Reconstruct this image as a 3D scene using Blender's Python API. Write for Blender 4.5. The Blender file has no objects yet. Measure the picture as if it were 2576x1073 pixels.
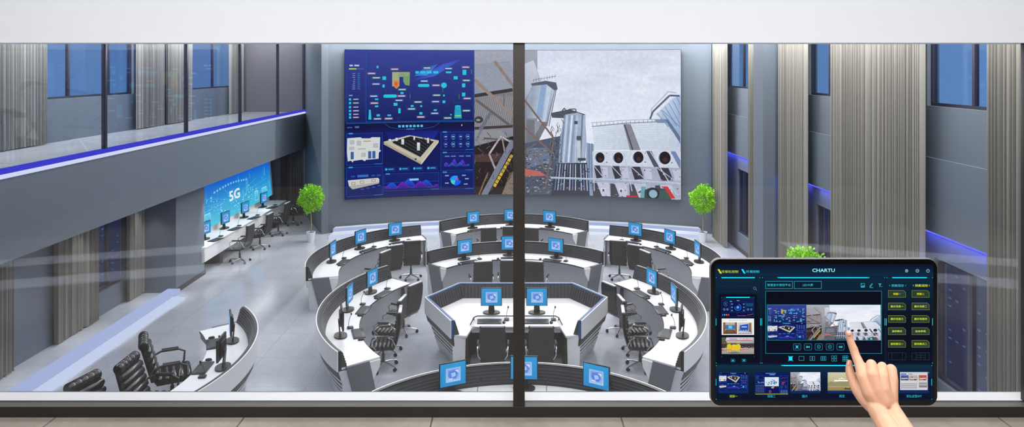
import bpy, bmesh, math, random
from math import sin, cos, pi, radians, atan2, sqrt, floor as flr
from mathutils import Vector, Matrix, noise
random.seed(7)
S = bpy.context.scene
COL = bpy.context.collection

# ------------------------------------------------------------------ materials
def lin(c):
    return tuple(((v/255)/12.92 if v/255 <= .04045 else ((v/255+.055)/1.055)**2.4) for v in c)

def mat(name, c, rough=.5, metal=0., spec=.5, var=0., vscale=8., bump=0., bscale=40., coat=0., stretch=None, sub=0.):
    m = bpy.data.materials.new(name); m.use_nodes = True
    nt = m.node_tree; b = nt.nodes['Principled BSDF']
    col = lin(c)
    b.inputs['Base Color'].default_value = (*col, 1)
    b.inputs['Roughness'].default_value = rough
    b.inputs['Metallic'].default_value = metal
    b.inputs['Specular IOR Level'].default_value = spec
    if coat: b.inputs['Coat Weight'].default_value = coat; b.inputs['Coat Roughness'].default_value = .08
    if sub:
        b.inputs['Subsurface Weight'].default_value = sub
        b.inputs['Subsurface Radius'].default_value = (.006, .003, .0015)
    if var or bump:
        tc = nt.nodes.new('ShaderNodeTexCoord'); mp = nt.nodes.new('ShaderNodeMapping')
        nt.links.new(tc.outputs['Object'], mp.inputs['Vector'])
        if stretch: mp.inputs['Scale'].default_value = stretch
    if var:
        n = nt.nodes.new('ShaderNodeTexNoise'); n.inputs['Scale'].default_value = vscale; n.inputs['Detail'].default_value = 5
        nt.links.new(mp.outputs[0], n.inputs['Vector'])
        r = nt.nodes.new('ShaderNodeMapRange'); r.inputs['From Min'].default_value = .3; r.inputs['From Max'].default_value = .7
        r.inputs['To Min'].default_value = 1-var; r.inputs['To Max'].default_value = 1+var
        nt.links.new(n.outputs['Fac'], r.inputs['Value'])
        v = nt.nodes.new('ShaderNodeVectorMath'); v.operation = 'SCALE'; v.inputs[0].default_value = col
        nt.links.new(r.outputs[0], v.inputs['Scale']); nt.links.new(v.outputs[0], b.inputs['Base Color'])
    if bump:
        n2 = nt.nodes.new('ShaderNodeTexNoise'); n2.inputs['Scale'].default_value = bscale
        nt.links.new(mp.outputs[0], n2.inputs['Vector'])
        bp = nt.nodes.new('ShaderNodeBump'); bp.inputs['Strength'].default_value = bump; bp.inputs['Distance'].default_value = .01
        nt.links.new(n2.outputs['Fac'], bp.inputs['Height']); nt.links.new(bp.outputs[0], b.inputs['Normal'])
    return m

def emis(name, c, s=1., sample=True):
    m = bpy.data.materials.new(name); m.use_nodes = True; nt = m.node_tree
    nt.nodes.remove(nt.nodes['Principled BSDF'])
    e = nt.nodes.new('ShaderNodeEmission'); e.inputs[0].default_value = (*lin(c), 1); e.inputs[1].default_value = s
    nt.links.new(e.outputs[0], nt.nodes['Material Output'].inputs[0])
    if not sample: m.cycles.emission_sampling = 'NONE'
    return m

def display_mat(name, s=1., grain=0., gs=60.):
    m = bpy.data.materials.new(name); m.use_nodes = True; nt = m.node_tree
    b = nt.nodes['Principled BSDF']; b.inputs['Base Color'].default_value = (.004, .004, .006, 1)
    b.inputs['Roughness'].default_value = .35; b.inputs['Specular IOR Level'].default_value = .04
    a = nt.nodes.new('ShaderNodeAttribute'); a.attribute_name = 'Col'
    src = a.outputs['Color']
    if grain:
        tc = nt.nodes.new('ShaderNodeTexCoord')
        n = nt.nodes.new('ShaderNodeTexNoise'); n.inputs['Scale'].default_value = gs; n.inputs['Detail'].default_value = 6
        nt.links.new(tc.outputs['Object'], n.inputs['Vector'])
        r = nt.nodes.new('ShaderNodeMapRange'); r.inputs['From Min'].default_value = .3; r.inputs['From Max'].default_value = .7
        r.inputs['To Min'].default_value = 1-grain; r.inputs['To Max'].default_value = 1+grain
        nt.links.new(n.outputs['Fac'], r.inputs['Value'])
        v = nt.nodes.new('ShaderNodeVectorMath'); v.operation = 'SCALE'
        nt.links.new(src, v.inputs[0]); nt.links.new(r.outputs[0], v.inputs['Scale']); src = v.outputs[0]
    nt.links.new(src, b.inputs['Emission Color']); b.inputs['Emission Strength'].default_value = s
    m.cycles.emission_sampling = 'NONE'
    return m

def glass_mat(name, tint=(250, 252, 255), k=1., ior=1.5):
    m = bpy.data.materials.new(name); m.use_nodes = True; nt = m.node_tree
    nt.nodes.remove(nt.nodes['Principled BSDF'])
    t = nt.nodes.new('ShaderNodeBsdfTransparent'); t.inputs[0].default_value = (*lin(tint), 1)
    g = nt.nodes.new('ShaderNodeBsdfGlossy'); g.inputs['Roughness'].default_value = 0.0
    lw = nt.nodes.new('ShaderNodeLayerWeight'); lw.inputs[0].default_value = .5
    pw = nt.nodes.new('ShaderNodeMath'); pw.operation = 'POWER'; pw.inputs[1].default_value = 5
    mm = nt.nodes.new('ShaderNodeMath'); mm.operation = 'MULTIPLY_ADD'; mm.inputs[1].default_value = .9*k; mm.inputs[2].default_value = .045*k
    x = nt.nodes.new('ShaderNodeMixShader')
    nt.links.new(lw.outputs['Facing'], pw.inputs[0]); nt.links.new(pw.outputs[0], mm.inputs[0]); nt.links.new(mm.outputs[0], x.inputs[0])
    nt.links.new(t.outputs[0], x.inputs[1]); nt.links.new(g.outputs[0], x.inputs[2])
    nt.links.new(x.outputs[0], nt.nodes['Material Output'].inputs[0])
    return m

def tile_mat(name, c, gap, sx, sy, gw=.006, rough=.15, var=.06, vscale=1.5, ox=0., oy=0., spec=.5):
    m = mat(name, c, rough=rough, var=var, vscale=vscale, spec=spec)
    nt = m.node_tree; b = nt.nodes['Principled BSDF']
    base = b.inputs['Base Color'].links[0].from_socket
    tc = nt.nodes.new('ShaderNodeTexCoord')
    mp = nt.nodes.new('ShaderNodeMapping'); mp.inputs['Location'].default_value = (ox, oy, 0)
    nt.links.new(tc.outputs['Object'], mp.inputs[0])
    br = nt.nodes.new('ShaderNodeTexBrick'); br.offset = 0; br.inputs['Scale'].default_value = 1
    br.inputs['Brick Width'].default_value = sx; br.inputs['Row Height'].default_value = sy
    br.inputs['Mortar Size'].default_value = gw; br.inputs['Mortar Smooth'].default_value = .2
    nt.links.new(mp.outputs[0], br.inputs[0])
    mx = nt.nodes.new('ShaderNodeMix'); mx.data_type = 'RGBA'
    nt.links.new(br.outputs['Fac'], mx.inputs['Factor'])
    # fine veining
    n = nt.nodes.new('ShaderNodeTexNoise'); n.inputs['Scale'].default_value = 14; n.inputs['Detail'].default_value = 8; n.inputs['Roughness'].default_value = .7
    nt.links.new(tc.outputs['Object'], n.inputs['Vector'])
    r = nt.nodes.new('ShaderNodeMapRange'); r.inputs['From Min'].default_value = .3; r.inputs['From Max'].default_value = .7
    r.inputs['To Min'].default_value = 1-var; r.inputs['To Max'].default_value = 1+var
    nt.links.new(n.outputs['Fac'], r.inputs[0])
    v = nt.nodes.new('ShaderNodeVectorMath'); v.operation = 'SCALE'
    nt.links.new(base, v.inputs[0]); nt.links.new(r.outputs[0], v.inputs['Scale'])
    nt.links.new(v.outputs[0], mx.inputs[6]); mx.inputs[7].default_value = (*lin(gap), 1)
    nt.links.new(mx.outputs[2], b.inputs['Base Color'])
    return m

M = {}
M['white'] = mat('white laminate', (232, 231, 231), .3, var=.02, vscale=3)
M['offwhite'] = mat('pale grey laminate', (200, 202, 208), .4, var=.03)
M['slab'] = mat('grey panel', (100, 103, 108), .45, var=.03)
M['charcoal'] = mat('charcoal panel', (50, 53, 59), .45, var=.05)
M['rib'] = mat('grey louvre', (70, 72, 79), .4, var=.04)
M['black'] = mat('black plastic', (14, 14, 16), .4, var=.08, vscale=30)
M['navy'] = mat('navy edge strip', (16, 78, 134), .3, var=.05)
M['leather'] = mat('black leather', (20, 20, 22), .27, spec=.7, var=.1, vscale=20, bump=.04, bscale=90)
M['shell'] = mat('dark fabric shell', (42, 42, 44), .6, var=.05, vscale=30)
M['chrome'] = mat('chrome', (205, 207, 212), .2, metal=.9, var=.02)
M['trim'] = mat('silver sheen', (215, 217, 220), .3, metal=.3, var=.02)  # pale metal for the painted leather gloss on chair backs
M['wall'] = mat('blue grey wall paint', (103, 112, 122), .6, var=.025, vscale=.7, bump=.02, bscale=80)
M['wall2'] = mat('slate wall panel', (102, 111, 123), .6, var=.03, vscale=.7)
M['wallbrown'] = mat('taupe wall panel', (112, 106, 110), .6, var=.04, vscale=.8)
M['ceil'] = mat('ceiling paint', (225, 228, 234), .7, var=.01)
M['header'] = mat('white band paint', (240, 245, 255), .6, var=.006, vscale=.6)
M['curtain'] = mat('taupe curtain fabric', (142, 138, 130), .85, spec=.2, var=.28, vscale=1.0, stretch=(9, 9, .05))
M['darkcurtain'] = mat('brown grey curtain', (98, 92, 92), .85, spec=.2, var=.12, vscale=1.0, stretch=(8, 8, .05))
M['frame'] = mat('dark bronze metal', (52, 47, 45), .45, metal=.2, var=.04)
M['frametop'] = mat('lighter bronze metal', (84, 80, 77), .5, metal=.1, var=.04)  # lighter bronze for the top face of the rail
M['ledge'] = mat('white stone ledge', (238, 235, 231), .4, var=.015)
M['post'] = mat('dark steel post', (62, 60, 74), .35, metal=.4, var=.03)
M['pot'] = mat('white ceramic', (232, 234, 238), .3, var=.02)
M['soil'] = mat('soil', (70, 52, 38), .9, var=.3)
M['trunk'] = mat('pale bark', (150, 140, 115), .8, var=.15, vscale=40)
M['leaf'] = mat('fresh green leaf', (146, 212, 26), .5, var=.35, vscale=9)
M['skin'] = mat('skin', (214, 166, 140), .55, spec=.25, var=.025, vscale=30, sub=.05)
M['nail'] = mat('fingernail', (226, 182, 168), .3, var=.02)
M['crease'] = mat('skin fold shade', (172, 112, 86), .6, spec=.2, var=.05)  # darker tone painting the shade inside skin creases
M['alu'] = mat('brushed aluminium', (168, 166, 172), .3, metal=.8, var=.03)
M['bezel'] = mat('black glass', (4, 4, 5), .12, var=.05)
M['lens'] = mat('lens glass', (14, 16, 24), .1, var=.05)
M['ledblue'] = emis('blue led', (66, 66, 205), 1.0, False)
M['ledwhite'] = emis('white led', (225, 228, 255), 1.0, False)
M['ledlav'] = emis('lavender led glass', (206, 215, 240), 1.0, False)
M['ledlav2'] = emis('lavender led step', (172, 184, 222), 1.0, False)
M['cove'] = emis('cove led', (70, 76, 235), 2.6, True)
M['lamp'] = emis('lamp diffuser', (255, 255, 255), 3, False)
M['glass'] = glass_mat('clear glass')
M['glassb'] = glass_mat('balustrade glass', (244, 248, 252), 1.0)
M['glassw'] = glass_mat('window glass', (240, 246, 252), 1.0)
M['screen'] = display_mat('display', 1.0)
M['photo'] = display_mat('led wall display', 1.0, .07, 9)
M['floor'] = tile_mat('polished stone tile', (176, 180, 187), (150, 155, 163), 1.2, 1.2, .005, .16, .07)
M['gfloor'] = tile_mat('concrete tile', (158, 150, 140), (92, 84, 76), .89, .89, .004, .5, .12, 3., ox=.39, oy=.2)
M['bfloor'] = tile_mat('gallery stone tile', (160, 160, 164), (130, 130, 136), 1.2, 1.2, .008, .2, .07)

# ------------------------------------------------------------------ mesh builder
class MB:
    def __init__(s): s.v = []; s.f = []
    def add(s, vs, fs):
        o = len(s.v); s.v += [tuple(v) for v in vs]; s.f += [tuple(i+o for i in f) for f in fs]; return s
    def box(s, x0, x1, y0, y1, z0, z1, rz=0, c=None):
        vs = [Vector((x, y, z)) for z in (z0, z1) for x, y in ((x0, y0), (x1, y0), (x1, y1), (x0, y1))]
        if rz:
            c = Vector(c or ((x0+x1)/2, (y0+y1)/2, 0)); R = Matrix.Rotation(rz, 3, 'Z'); vs = [R @ (v-c)+c for v in vs]
        return s.add(vs, [(3, 2, 1, 0), (4, 5, 6, 7), (0, 1, 5, 4), (1, 2, 6, 5), (2, 3, 7, 6), (3, 0, 4, 7)])
    def prism(s, pts, z0, z1):
        n = len(pts)
        return s.add([(x, y, z0) for x, y in pts]+[(x, y, z1) for x, y in pts],
                     [tuple(range(n-1, -1, -1)), tuple(range(n, 2*n))]+[(i, (i+1) % n, (i+1) % n+n, i+n) for i in range(n)])
    def slabpoly(s, pts3, off):
        n = len(pts3); o = Vector(off)
        return s.add([Vector(p) for p in pts3]+[Vector(p)+o for p in pts3],
                     [tuple(range(n-1, -1, -1)), tuple(range(n, 2*n))]+[(i, (i+1) % n, (i+1) % n+n, i+n) for i in range(n)])
    def tube(s, pts, r, n=8, closed=False):
        pts = [Vector(p) for p in pts]; rs = r if isinstance(r, (list, tuple)) else [r]*len(pts)
        rings = []; prev = None
        for i, p in enumerate(pts):
            a = pts[(i-1) % len(pts)] if (i or closed) else p; b = pts[(i+1) % len(pts)] if (i < len(pts)-1 or closed) else p
            t = (b-a).normalized()
            if prev is None:
                u = t.cross(Vector((0, 0, 1)) if abs(t.z) < .9 else Vector((1, 0, 0))).normalized()
            else: u = (prev-t*prev.dot(t)).normalized()
            prev = u; w = t.cross(u)
            rings.append([p+(u*cos(2*pi*k/n)+w*sin(2*pi*k/n))*rs[i] for k in range(n)])
        m = len(pts); fs = []
        for i in range(m if closed else m-1):
            j = (i+1) % m
            for k in range(n): fs.append((i*n+k, j*n+k, j*n+(k+1) % n, i*n+(k+1) % n)[::-1])
        if not closed: fs += [tuple(range(n)), tuple((m-1)*n+k for k in range(n-1, -1, -1))]
        return s.add([v for R in rings for v in R], fs)
    def lathe(s, prof, n=20, c=(0, 0, 0)):
        vs = [(c[0]+r*cos(2*pi*k/n), c[1]+r*sin(2*pi*k/n), c[2]+z) for r, z in prof for k in range(n)]; m = len(prof)
        fs = [(i*n+k, i*n+(k+1) % n, (i+1)*n+(k+1) % n, (i+1)*n+k) for i in range(m-1) for k in range(n)]
        fs += [tuple(range(n-1, -1, -1)), tuple((m-1)*n+k for k in range(n))]
        return s.add(vs, fs)
    def sweep(s, path, prof, caps=True):
        """path: [(point2d, normal2d)], prof: closed loop of (d inward, z)"""
        n = len(prof); vs = [(p[0]+nn[0]*d, p[1]+nn[1]*d, z) for p, nn in path for d, z in prof]; m = len(path)
        fs = [(i*n+k, i*n+(k+1) % n, (i+1)*n+(k+1) % n, (i+1)*n+k) for i in range(m-1) for k in range(n)]
        if caps: fs += [tuple(range(n-1, -1, -1)), tuple((m-1)*n+k for k in range(n))]
        return s.add(vs, fs)
    def build(s, name, m, parent=None, smooth=False, bevel=0, seg=2, loc=None, rz=0, fix=True, kind=None):
        me = bpy.data.meshes.new(name); me.from_pydata(s.v, [], s.f)
        bm = bmesh.new(); bm.from_mesh(me)
        if fix: bmesh.ops.recalc_face_normals(bm, faces=bm.faces)
        if bevel:
            es = [e for e in bm.edges if len(e.link_faces) == 2 and e.calc_face_angle(0) > .6]
            bmesh.ops.bevel(bm, geom=es, offset=bevel, segments=seg, profile=.5, affect='EDGES', clamp_overlap=True)
        bm.to_mesh(me); bm.free()
        if smooth or bevel:
            me.shade_smooth()
            try: me.set_sharp_from_angle(angle=radians(40))
            except Exception: pass
        me.materials.append(m)
        o = bpy.data.objects.new(name, me); COL.objects.link(o)
        if parent: o.parent = parent
        if loc: o.location = loc
        if rz: o.rotation_euler.z = rz
        if kind: o['kind'] = kind
        return o

def tag(o, label, cat, group=None):
    o['label'] = label; o['category'] = cat
    if group: o['group'] = group
    return o
def thing(name, label, cat, loc=(0, 0, 0), rz=0, group=None):
    o = bpy.data.objects.new(name, None); o.empty_display_size = .1; COL.objects.link(o)
    o.location = loc; o.rotation_euler.z = rz
    return tag(o, label, cat, group)
def dup(root, loc, rz, label, group=None):
    r = root.copy(); COL.objects.link(r); r.location = loc; r.rotation_euler.z = rz; r['label'] = label
    if group: r['group'] = group
    for ch in list(root.children):
        c = ch.copy(); COL.objects.link(c); c.parent = r
        for g in list(ch.children):
            d = g.copy(); COL.objects.link(d); d.parent = c
    return r
def struct(mb, name, m, **k):
    o = mb.build(name, m, **k); o['kind'] = 'structure'; return o

# ------------------------------------------------------------------ flat picture canvas (one mesh, colour per corner)
_tc = {}
def glyphs(txt, bold):
    if (txt, bold) not in _tc:
        cu = bpy.data.curves.new('tmp', 'FONT'); cu.body = txt; cu.resolution_u = 2; cu.offset = bold
        o = bpy.data.objects.new('tmp', cu); COL.objects.link(o)
        dg = bpy.context.evaluated_depsgraph_get(); me = o.evaluated_get(dg).to_mesh()
        vs = [tuple(v.co)[:2] for v in me.vertices]; fs = [tuple(p.vertices) for p in me.polygons]
        _tc[(txt, bold)] = (vs, fs)
        bpy.data.objects.remove(o); bpy.data.curves.remove(cu)
    return _tc[(txt, bold)]

class Canvas:
    def __init__(s): s.v = []; s.f = []; s.c = []; s.boxes = []; s.T = (0, 0, 1, 1); s.clip = None; s.dim = 1.
    def sub(s, src, dst):
        """map source rectangle to destination rectangle and clip to it"""
        sx = (dst[2]-dst[0])/(src[2]-src[0]); sy = (dst[3]-dst[1])/(src[3]-src[1])
        s.T = (dst[0]-src[0]*sx, dst[1]-src[1]*sy, sx, sy); s.clip = dst
    def reset(s): s.T = (0, 0, 1, 1); s.clip = None
    def layer(s, bb):
        z = 0
        for b, l in s.boxes:
            if l >= z and b[0] < bb[2] and b[2] > bb[0] and b[1] < bb[3] and b[3] > bb[1]: z = l+1
        s.boxes.append((bb, z)); return z
    def raw(s, polys, cols):
        """polys: list of point lists (already transformed); cols: per polygon a colour or list of colours"""
        out = []
        for p, c in zip(polys, cols):
            cs = c if isinstance(c, list) else [c]*len(p)
            q = [(x, y, k) for (x, y), k in zip(p, cs)]
            if s.clip:
                x0, y0, x1, y1 = s.clip
                for ax, lim, sg in ((0, x0, 1), (0, x1, -1), (1, y0, 1), (1, y1, -1)):
                    r = []
                    for i in range(len(q)):
                        a, b = q[i-1], q[i]; da = (a[ax]-lim)*sg; db = (b[ax]-lim)*sg
                        if (da >= 0) != (db >= 0):
                            t = da/(da-db); r.append((a[0]+(b[0]-a[0])*t, a[1]+(b[1]-a[1])*t, tuple(a[2][j]+(b[2][j]-a[2][j])*t for j in range(3))))
                        if db >= 0: r.append(b)
                    q = r
                    if len(q) < 3: break
            if len(q) >= 3: out.append(q)
        if not out: return
        xs = [v[0] for q in out for v in q]; ys = [v[1] for q in out for v in q]
        z = s.layer((min(xs), min(ys), max(xs), max(ys)))
        for q in out:
            o = len(s.v); s.v += [(v[0], v[1], z) for v in q]; s.f.append(tuple(range(o, o+len(q)))); s.c.append([v[2] for v in q])
    def tr(s, p): return (s.T[0]+p[0]*s.T[2], s.T[1]+p[1]*s.T[3])
    def poly(s, pts, c): s.raw([[s.tr(p) for p in pts]], [c])
    def rect(s, x0, y0, x1, y1, c, c2=None, h=False):
        if c2 is None: cs = c
        elif h: cs = [c, c2, c2, c]
        else: cs = [c, c, c2, c2]
        s.poly([(x0, y0), (x1, y0), (x1, y1), (x0, y1)], cs)
    def frame(s, x0, y0, x1, y1, w, c):
        P = [((x0, y0), (x1, y0), (x1, y0+w), (x0, y0+w)), ((x0, y1-w), (x1, y1-w), (x1, y1), (x0, y1)),
             ((x0, y0+w), (x0+w, y0+w), (x0+w, y1-w), (x0, y1-w)), ((x1-w, y0+w), (x1, y0+w), (x1, y1-w), (x1-w, y1-w))]
        s.raw([[s.tr(p) for p in q] for q in P], [c]*4)
    def lines(s, segs, w, c):
        P = []
        for (x0, y0), (x1, y1) in segs:
            d = sqrt((x1-x0)**2+(y1-y0)**2) or 1; nx, ny = -(y1-y0)/d*w/2, (x1-x0)/d*w/2
            P.append([s.tr(p) for p in ((x0+nx, y0+ny), (x1+nx, y1+ny), (x1-nx, y1-ny), (x0-nx, y0-ny))])
        s.raw(P, [c]*len(P) if not isinstance(c, list) else c)
    def path(s, pts, w, c): s.lines(list(zip(pts, pts[1:])), w, c)
    def disc(s, x, y, r, c, ry=None, n=20):
        ry = ry or r; s.poly([(x+r*cos(2*pi*k/n), y+ry*sin(2*pi*k/n)) for k in range(n)], c)
    def ring(s, x, y, r, w, c, a0=0, a1=360, n=24, ry=1.):
        P = []
        for k in range(n):
            a, b = radians(a0+(a1-a0)*k/n), radians(a0+(a1-a0)*(k+1)/n)
            P.append([s.tr(p) for p in ((x+r*cos(a), y+r*ry*sin(a)), (x+r*cos(b), y+r*ry*sin(b)), (x+(r-w)*cos(b), y+(r-w)*ry*sin(b)), (x+(r-w)*cos(a), y+(r-w)*ry*sin(a)))])
        s.raw(P, [c]*n)
    def text(s, t, x, y, size, c, anchor='c', w=None, bold=0.):
        """size = glyph height in px; y = middle of the glyphs; w squeezes to a width"""
        vs, fs = glyphs(t, bold)
        if not vs: return
        x0 = min(v[0] for v in vs); x1 = max(v[0] for v in vs); y0 = min(v[1] for v in vs); y1 = max(v[1] for v in vs)
        k = size/(y1-y0); kx = (w/(x1-x0)) if w else k; W = (x1-x0)*kx
        ox = x-W/2 if anchor == 'c' else x
        pv = [s.tr((ox+(v[0]-x0)*kx, y+size/2-(v[1]-y0)*k)) for v in vs]
        s.raw([[pv[i] for i in f] for f in fs], [c]*len(fs))
    def build(s, name, fmap, m, parent=None, cuts=None):
        """fmap(x, y, layer) -> 3D"""
        bm = bmesh.new(); lay = bm.loops.layers.float_color.new('Col')
        for f, cs in zip(s.f, s.c):
            vv = [bm.verts.new(s.v[i]) for i in f]
            try: fc = bm.faces.new(vv)
            except ValueError: continue
            for lp, c in zip(fc.loops, cs): lp[lay] = (*lin(tuple(max(0, min(255, q*s.dim)) for q in c)), 1)
        if cuts:
            for cx in cuts:
                bmesh.ops.bisect_plane(bm, geom=bm.verts[:]+bm.edges[:]+bm.faces[:], plane_co=(cx, 0, 0), plane_no=(1, 0, 0))
        for v in bm.verts: v.co = fmap(*v.co)
        me = bpy.data.meshes.new(name); bm.to_mesh(me); bm.free(); me.materials.append(m)
        o = bpy.data.objects.new(name, me); COL.objects.link(o)
        if parent: o.parent = parent
        return o
LP=70; WP=95; GP=140
# ------------------------------------------------------------------ camera
cam = bpy.data.cameras.new('camera'); co = bpy.data.objects.new('camera', cam); COL.objects.link(co)
co.location = (0, 0, 5.5); co.rotation_euler = (pi/2, 0, 0)
cam.sensor_width = 36; cam.lens = 1750/2576*36; cam.shift_x = -8/2576; cam.shift_y = -366.5/2576; cam.clip_start = .05; cam.clip_end = 300
S.camera = co
S.view_settings.view_transform = 'Standard'; S.view_settings.look = 'None'; S.view_settings.gamma = 1; S.view_settings.use_curve_mapping = False
S.view_settings.exposure = 0

# ------------------------------------------------------------------ hall shell
ZC = 9.0
struct(MB().box(-9.4, 6.95, 3.55, 26.2, -.2, 0), 'floor', M['floor'])
struct(MB().box(-10.4, 7.0, 3.4, 26.4, ZC, ZC+.2), 'ceiling', M['ceil'])
# curved back wall behind the video wall
CB = (0, 8.25)
def arcpt(R, x): return CB[1]+sqrt(R*R-x*x)
b = MB(); xs = [-6.4+12.9*i/32 for i in range(33)]
pts = [(x, arcpt(16.15, x)) for x in xs]; back = [(x, arcpt(16.4, x)) for x in reversed(xs)]
b.prism(pts+back, 0, ZC); struct(b, 'wall_back', M['wall'], smooth=True)
b = MB(); b.prism([(-6.4, 22.98), (-7.85, 26.0), (-7.6, 26.1), (-6.2, 23.1)], 0, ZC); struct(b, 'wall_back_wing', M['wall'])
b = MB(); b.box(-10.4, -7.6, 26.0, 26.2, 3.85, ZC); struct(b, 'wall_gallery_end', M['wallbrown'])
b = MB(); b.box(-10.4, -7.6, 26.0, 26.2, 0, 2.5); struct(b, 'wall_alcove_end', M['wall2'])
# hall wall under the viewing window
struct(MB().box(-10.4, 7.0, 3.45, 3.55, 0, 3.85), 'wall_front', M['wall'])
struct(MB().box(-10.4, -5.0, 3.3, 3.55, 3.85, ZC).box(5.0, 7.0, 3.3, 3.55, 3.85, ZC), 'wall_front', M['wall'])

def wall_x(name, x0, x1, y0, y1, z0, z1, holes, m):
    """wall slab along y with rectangular holes (ya, yb, za, zb)"""
    ys = sorted({y0, y1, *[h[0] for h in holes], *[h[1] for h in holes]}); zs = sorted({z0, z1, *[h[2] for h in holes], *[h[3] for h in holes]})
    b = MB()
    for i in range(len(ys)-1):
        for j in range(len(zs)-1):
            cy, cz = (ys[i]+ys[i+1])/2, (zs[j]+zs[j+1])/2
            if not any(h[0] < cy < h[1] and h[2] < cz < h[3] for h in holes):
                b.box(x0, x1, ys[i], ys[i+1], zs[j], zs[j+1])
    return struct(b, name, m)
# left lower wall (windows between curtains), y ranges
lowL = [(4.5, 11.6, .52, 2.42), (15.1, 16.55, .52, 2.42)]
wall_x('wall_left', -9.4, -9.2, 3.55, 26.2, 0, 2.5, lowL, M['wall2'])
upL = [(8.0, 13.0, 4.8, 7.6), (15.0, 18.6, 4.8, 7.6), (22.0, 25.3, 4.8, 7.6)]
wall_x('wall_left_upper', -10.4, -10.2, 3.55, 26.2, 3.85, ZC, upL, M['wall2'])
# right wall: tall window bands
lowR = [(19.8, 21.1, .52, 2.45), (14.35, 15.6, .52, 2.45), (9.1, 11.2, .52, 2.45), (4.6, 7.6, .52, 2.45)]
upR = [(19.3, 22.3, 4.88, 7.4), (14.2, 16.0, 4.88, 7.4), (9.3, 11.4, 4.88, 7.4), (4.6, 7.6, 4.88, 7.4)]
wall_x('wall_right', 6.75, 6.95, 3.55, 24.3, 0, ZC, lowR+upR, M['wall'])
# projecting floor slab band on the right wall, with the blue cove line under it
struct(MB().box(6.705, 6.75, 3.55, 22.8, 2.86, 4.05), 'trim_1', M['wall'])
struct(MB().box(6.705, 6.72, 3.6, 22.7, 2.835, 2.86), 'trim_2', M['cove'])
struct(MB().box(6.72, 6.75, 3.55, 22.8, 0, .1), 'baseboard_right', M['charcoal'])
# smooth pilaster right
struct(MB().box(6.2, 6.75, 17.4, 18.1, 0, ZC), 'wall_pilaster_right', M['wall'])
# left pier in front of the workstation alcove
struct(MB().box(-9.2, -8.29, 17.0, 18.55, 0, 2.5), 'wall_pier_left', M['wall2'])
struct(MB().box(-8.29, -8.26, 16.98, 18.57, 0, .1), 'baseboard_left', M['charcoal'])

def window_thing(n, x, ya, yb, za, zb, mulls, side):
    w = bpy.data.objects.new('window_%d' % n, None); COL.objects.link(w); w['kind'] = 'structure'; w.location = (x, (ya+yb)/2, za)
    cy = (ya+yb)/2; ly = (yb-ya)/2; h = zb-za
    f = MB(); t = .05
    f.box(-.04, .04, -ly, -ly+t, 0, h).box(-.04, .04, ly-t, ly, 0, h).box(-.04, .04, -ly+t, ly-t, 0, t).box(-.04, .04, -ly+t, ly-t, h-t, h)
    for k in mulls: f.box(-.035, .035, -ly+2*ly*k-.03, -ly+2*ly*k+.03, t, h-t)
    f.build('frame', M['post'], w)
    MB().box(-.006, .006, -ly+t, ly-t, t, h-t).build('pane', M['glassw'], w)
n = 2
for h in lowL: window_thing(n, -9.3, *h, (.5,), -1); n += 1
for i, h in enumerate(upL): window_thing(n, -10.3, *h, ((.28, .62, .88), (.28, .72), (.5,))[i], -1); n += 1
for h in lowR: window_thing(n, 6.85, *h, (.62,), 1); n += 1
for h in upR: window_thing(n, 6.85, *h, (.5,), 1); n += 1

# ------------------------------------------------------------------ balcony on the left
struct(MB().box(-10.2, -7.85, 3.55, 26.0, 2.5, 3.84), 'floor_balcony', M['wall'])
struct(MB().box(-10.2, -7.9, 3.55, 26.0, 3.84, 3.85), 'floor_balcony_tiles', M['bfloor'])
bal = thing('balustrade', 'glass balustrade with dark posts and a blue light line along the balcony edge', 'balustrade', (-7.85, 14.8, 3.84))
MB().box(-.045, .025, -11.2, 11.15, .03, .115).build('blue_light_rail', M['ledblue'], bal)
MB().box(-.03, .03, -11.2, 11.15, -.04, .02).build('white_light_line', M['ledwhite'], bal)
ys = [6.8, 10.05, 13.3, 16.6, 19.85, 23.0, 25.85]
for y in ys: MB().box(-.045, .035, y-14.8-.035, y-14.8+.035, .11, 2.95).build('post', M['post'], bal, bevel=.006)
for a, c in zip([3.7]+ys, ys): MB().box(-.008, .008, a-14.8+.05, c-14.8-.05, .12, 2.9).build('glass_panel', M['glassb'], bal)

# glowing steps round the hall
struct(MB().box(-8.46, -8.16, 3.6, 16.95, .0, .12), 'trim_3', M['ledlav2'])
struct(MB().box(-8.16, -7.88, 3.6, 16.6, .0, .04), 'trim_4', M['ledlav'])
for k, (d, z, m) in enumerate(((.25, .20, 'ledlav2'), (.75, .10, 'ledlav'))):
    b = MB(); q = [x for x in xs if abs(x) < 6.2]
    ins = [(x, arcpt(16.1-d-.5*0, x)) for x in q]; out = [(x, arcpt(16.12 if k == 0 else 16.1-.25, x)) for x in reversed(q)]
    b.prism(ins+out, 0, z); struct(b, 'trim_%d' % (5+k), M['offwhite'])
    e = MB(); e.prism([(x, arcpt(16.1-d-.03, x)) for x in q]+[(x, arcpt(16.1-d, x)) for x in reversed(q)], 0.0, z+.004)
    struct(e, 'trim_%d' % (5+k), M[m])

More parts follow.
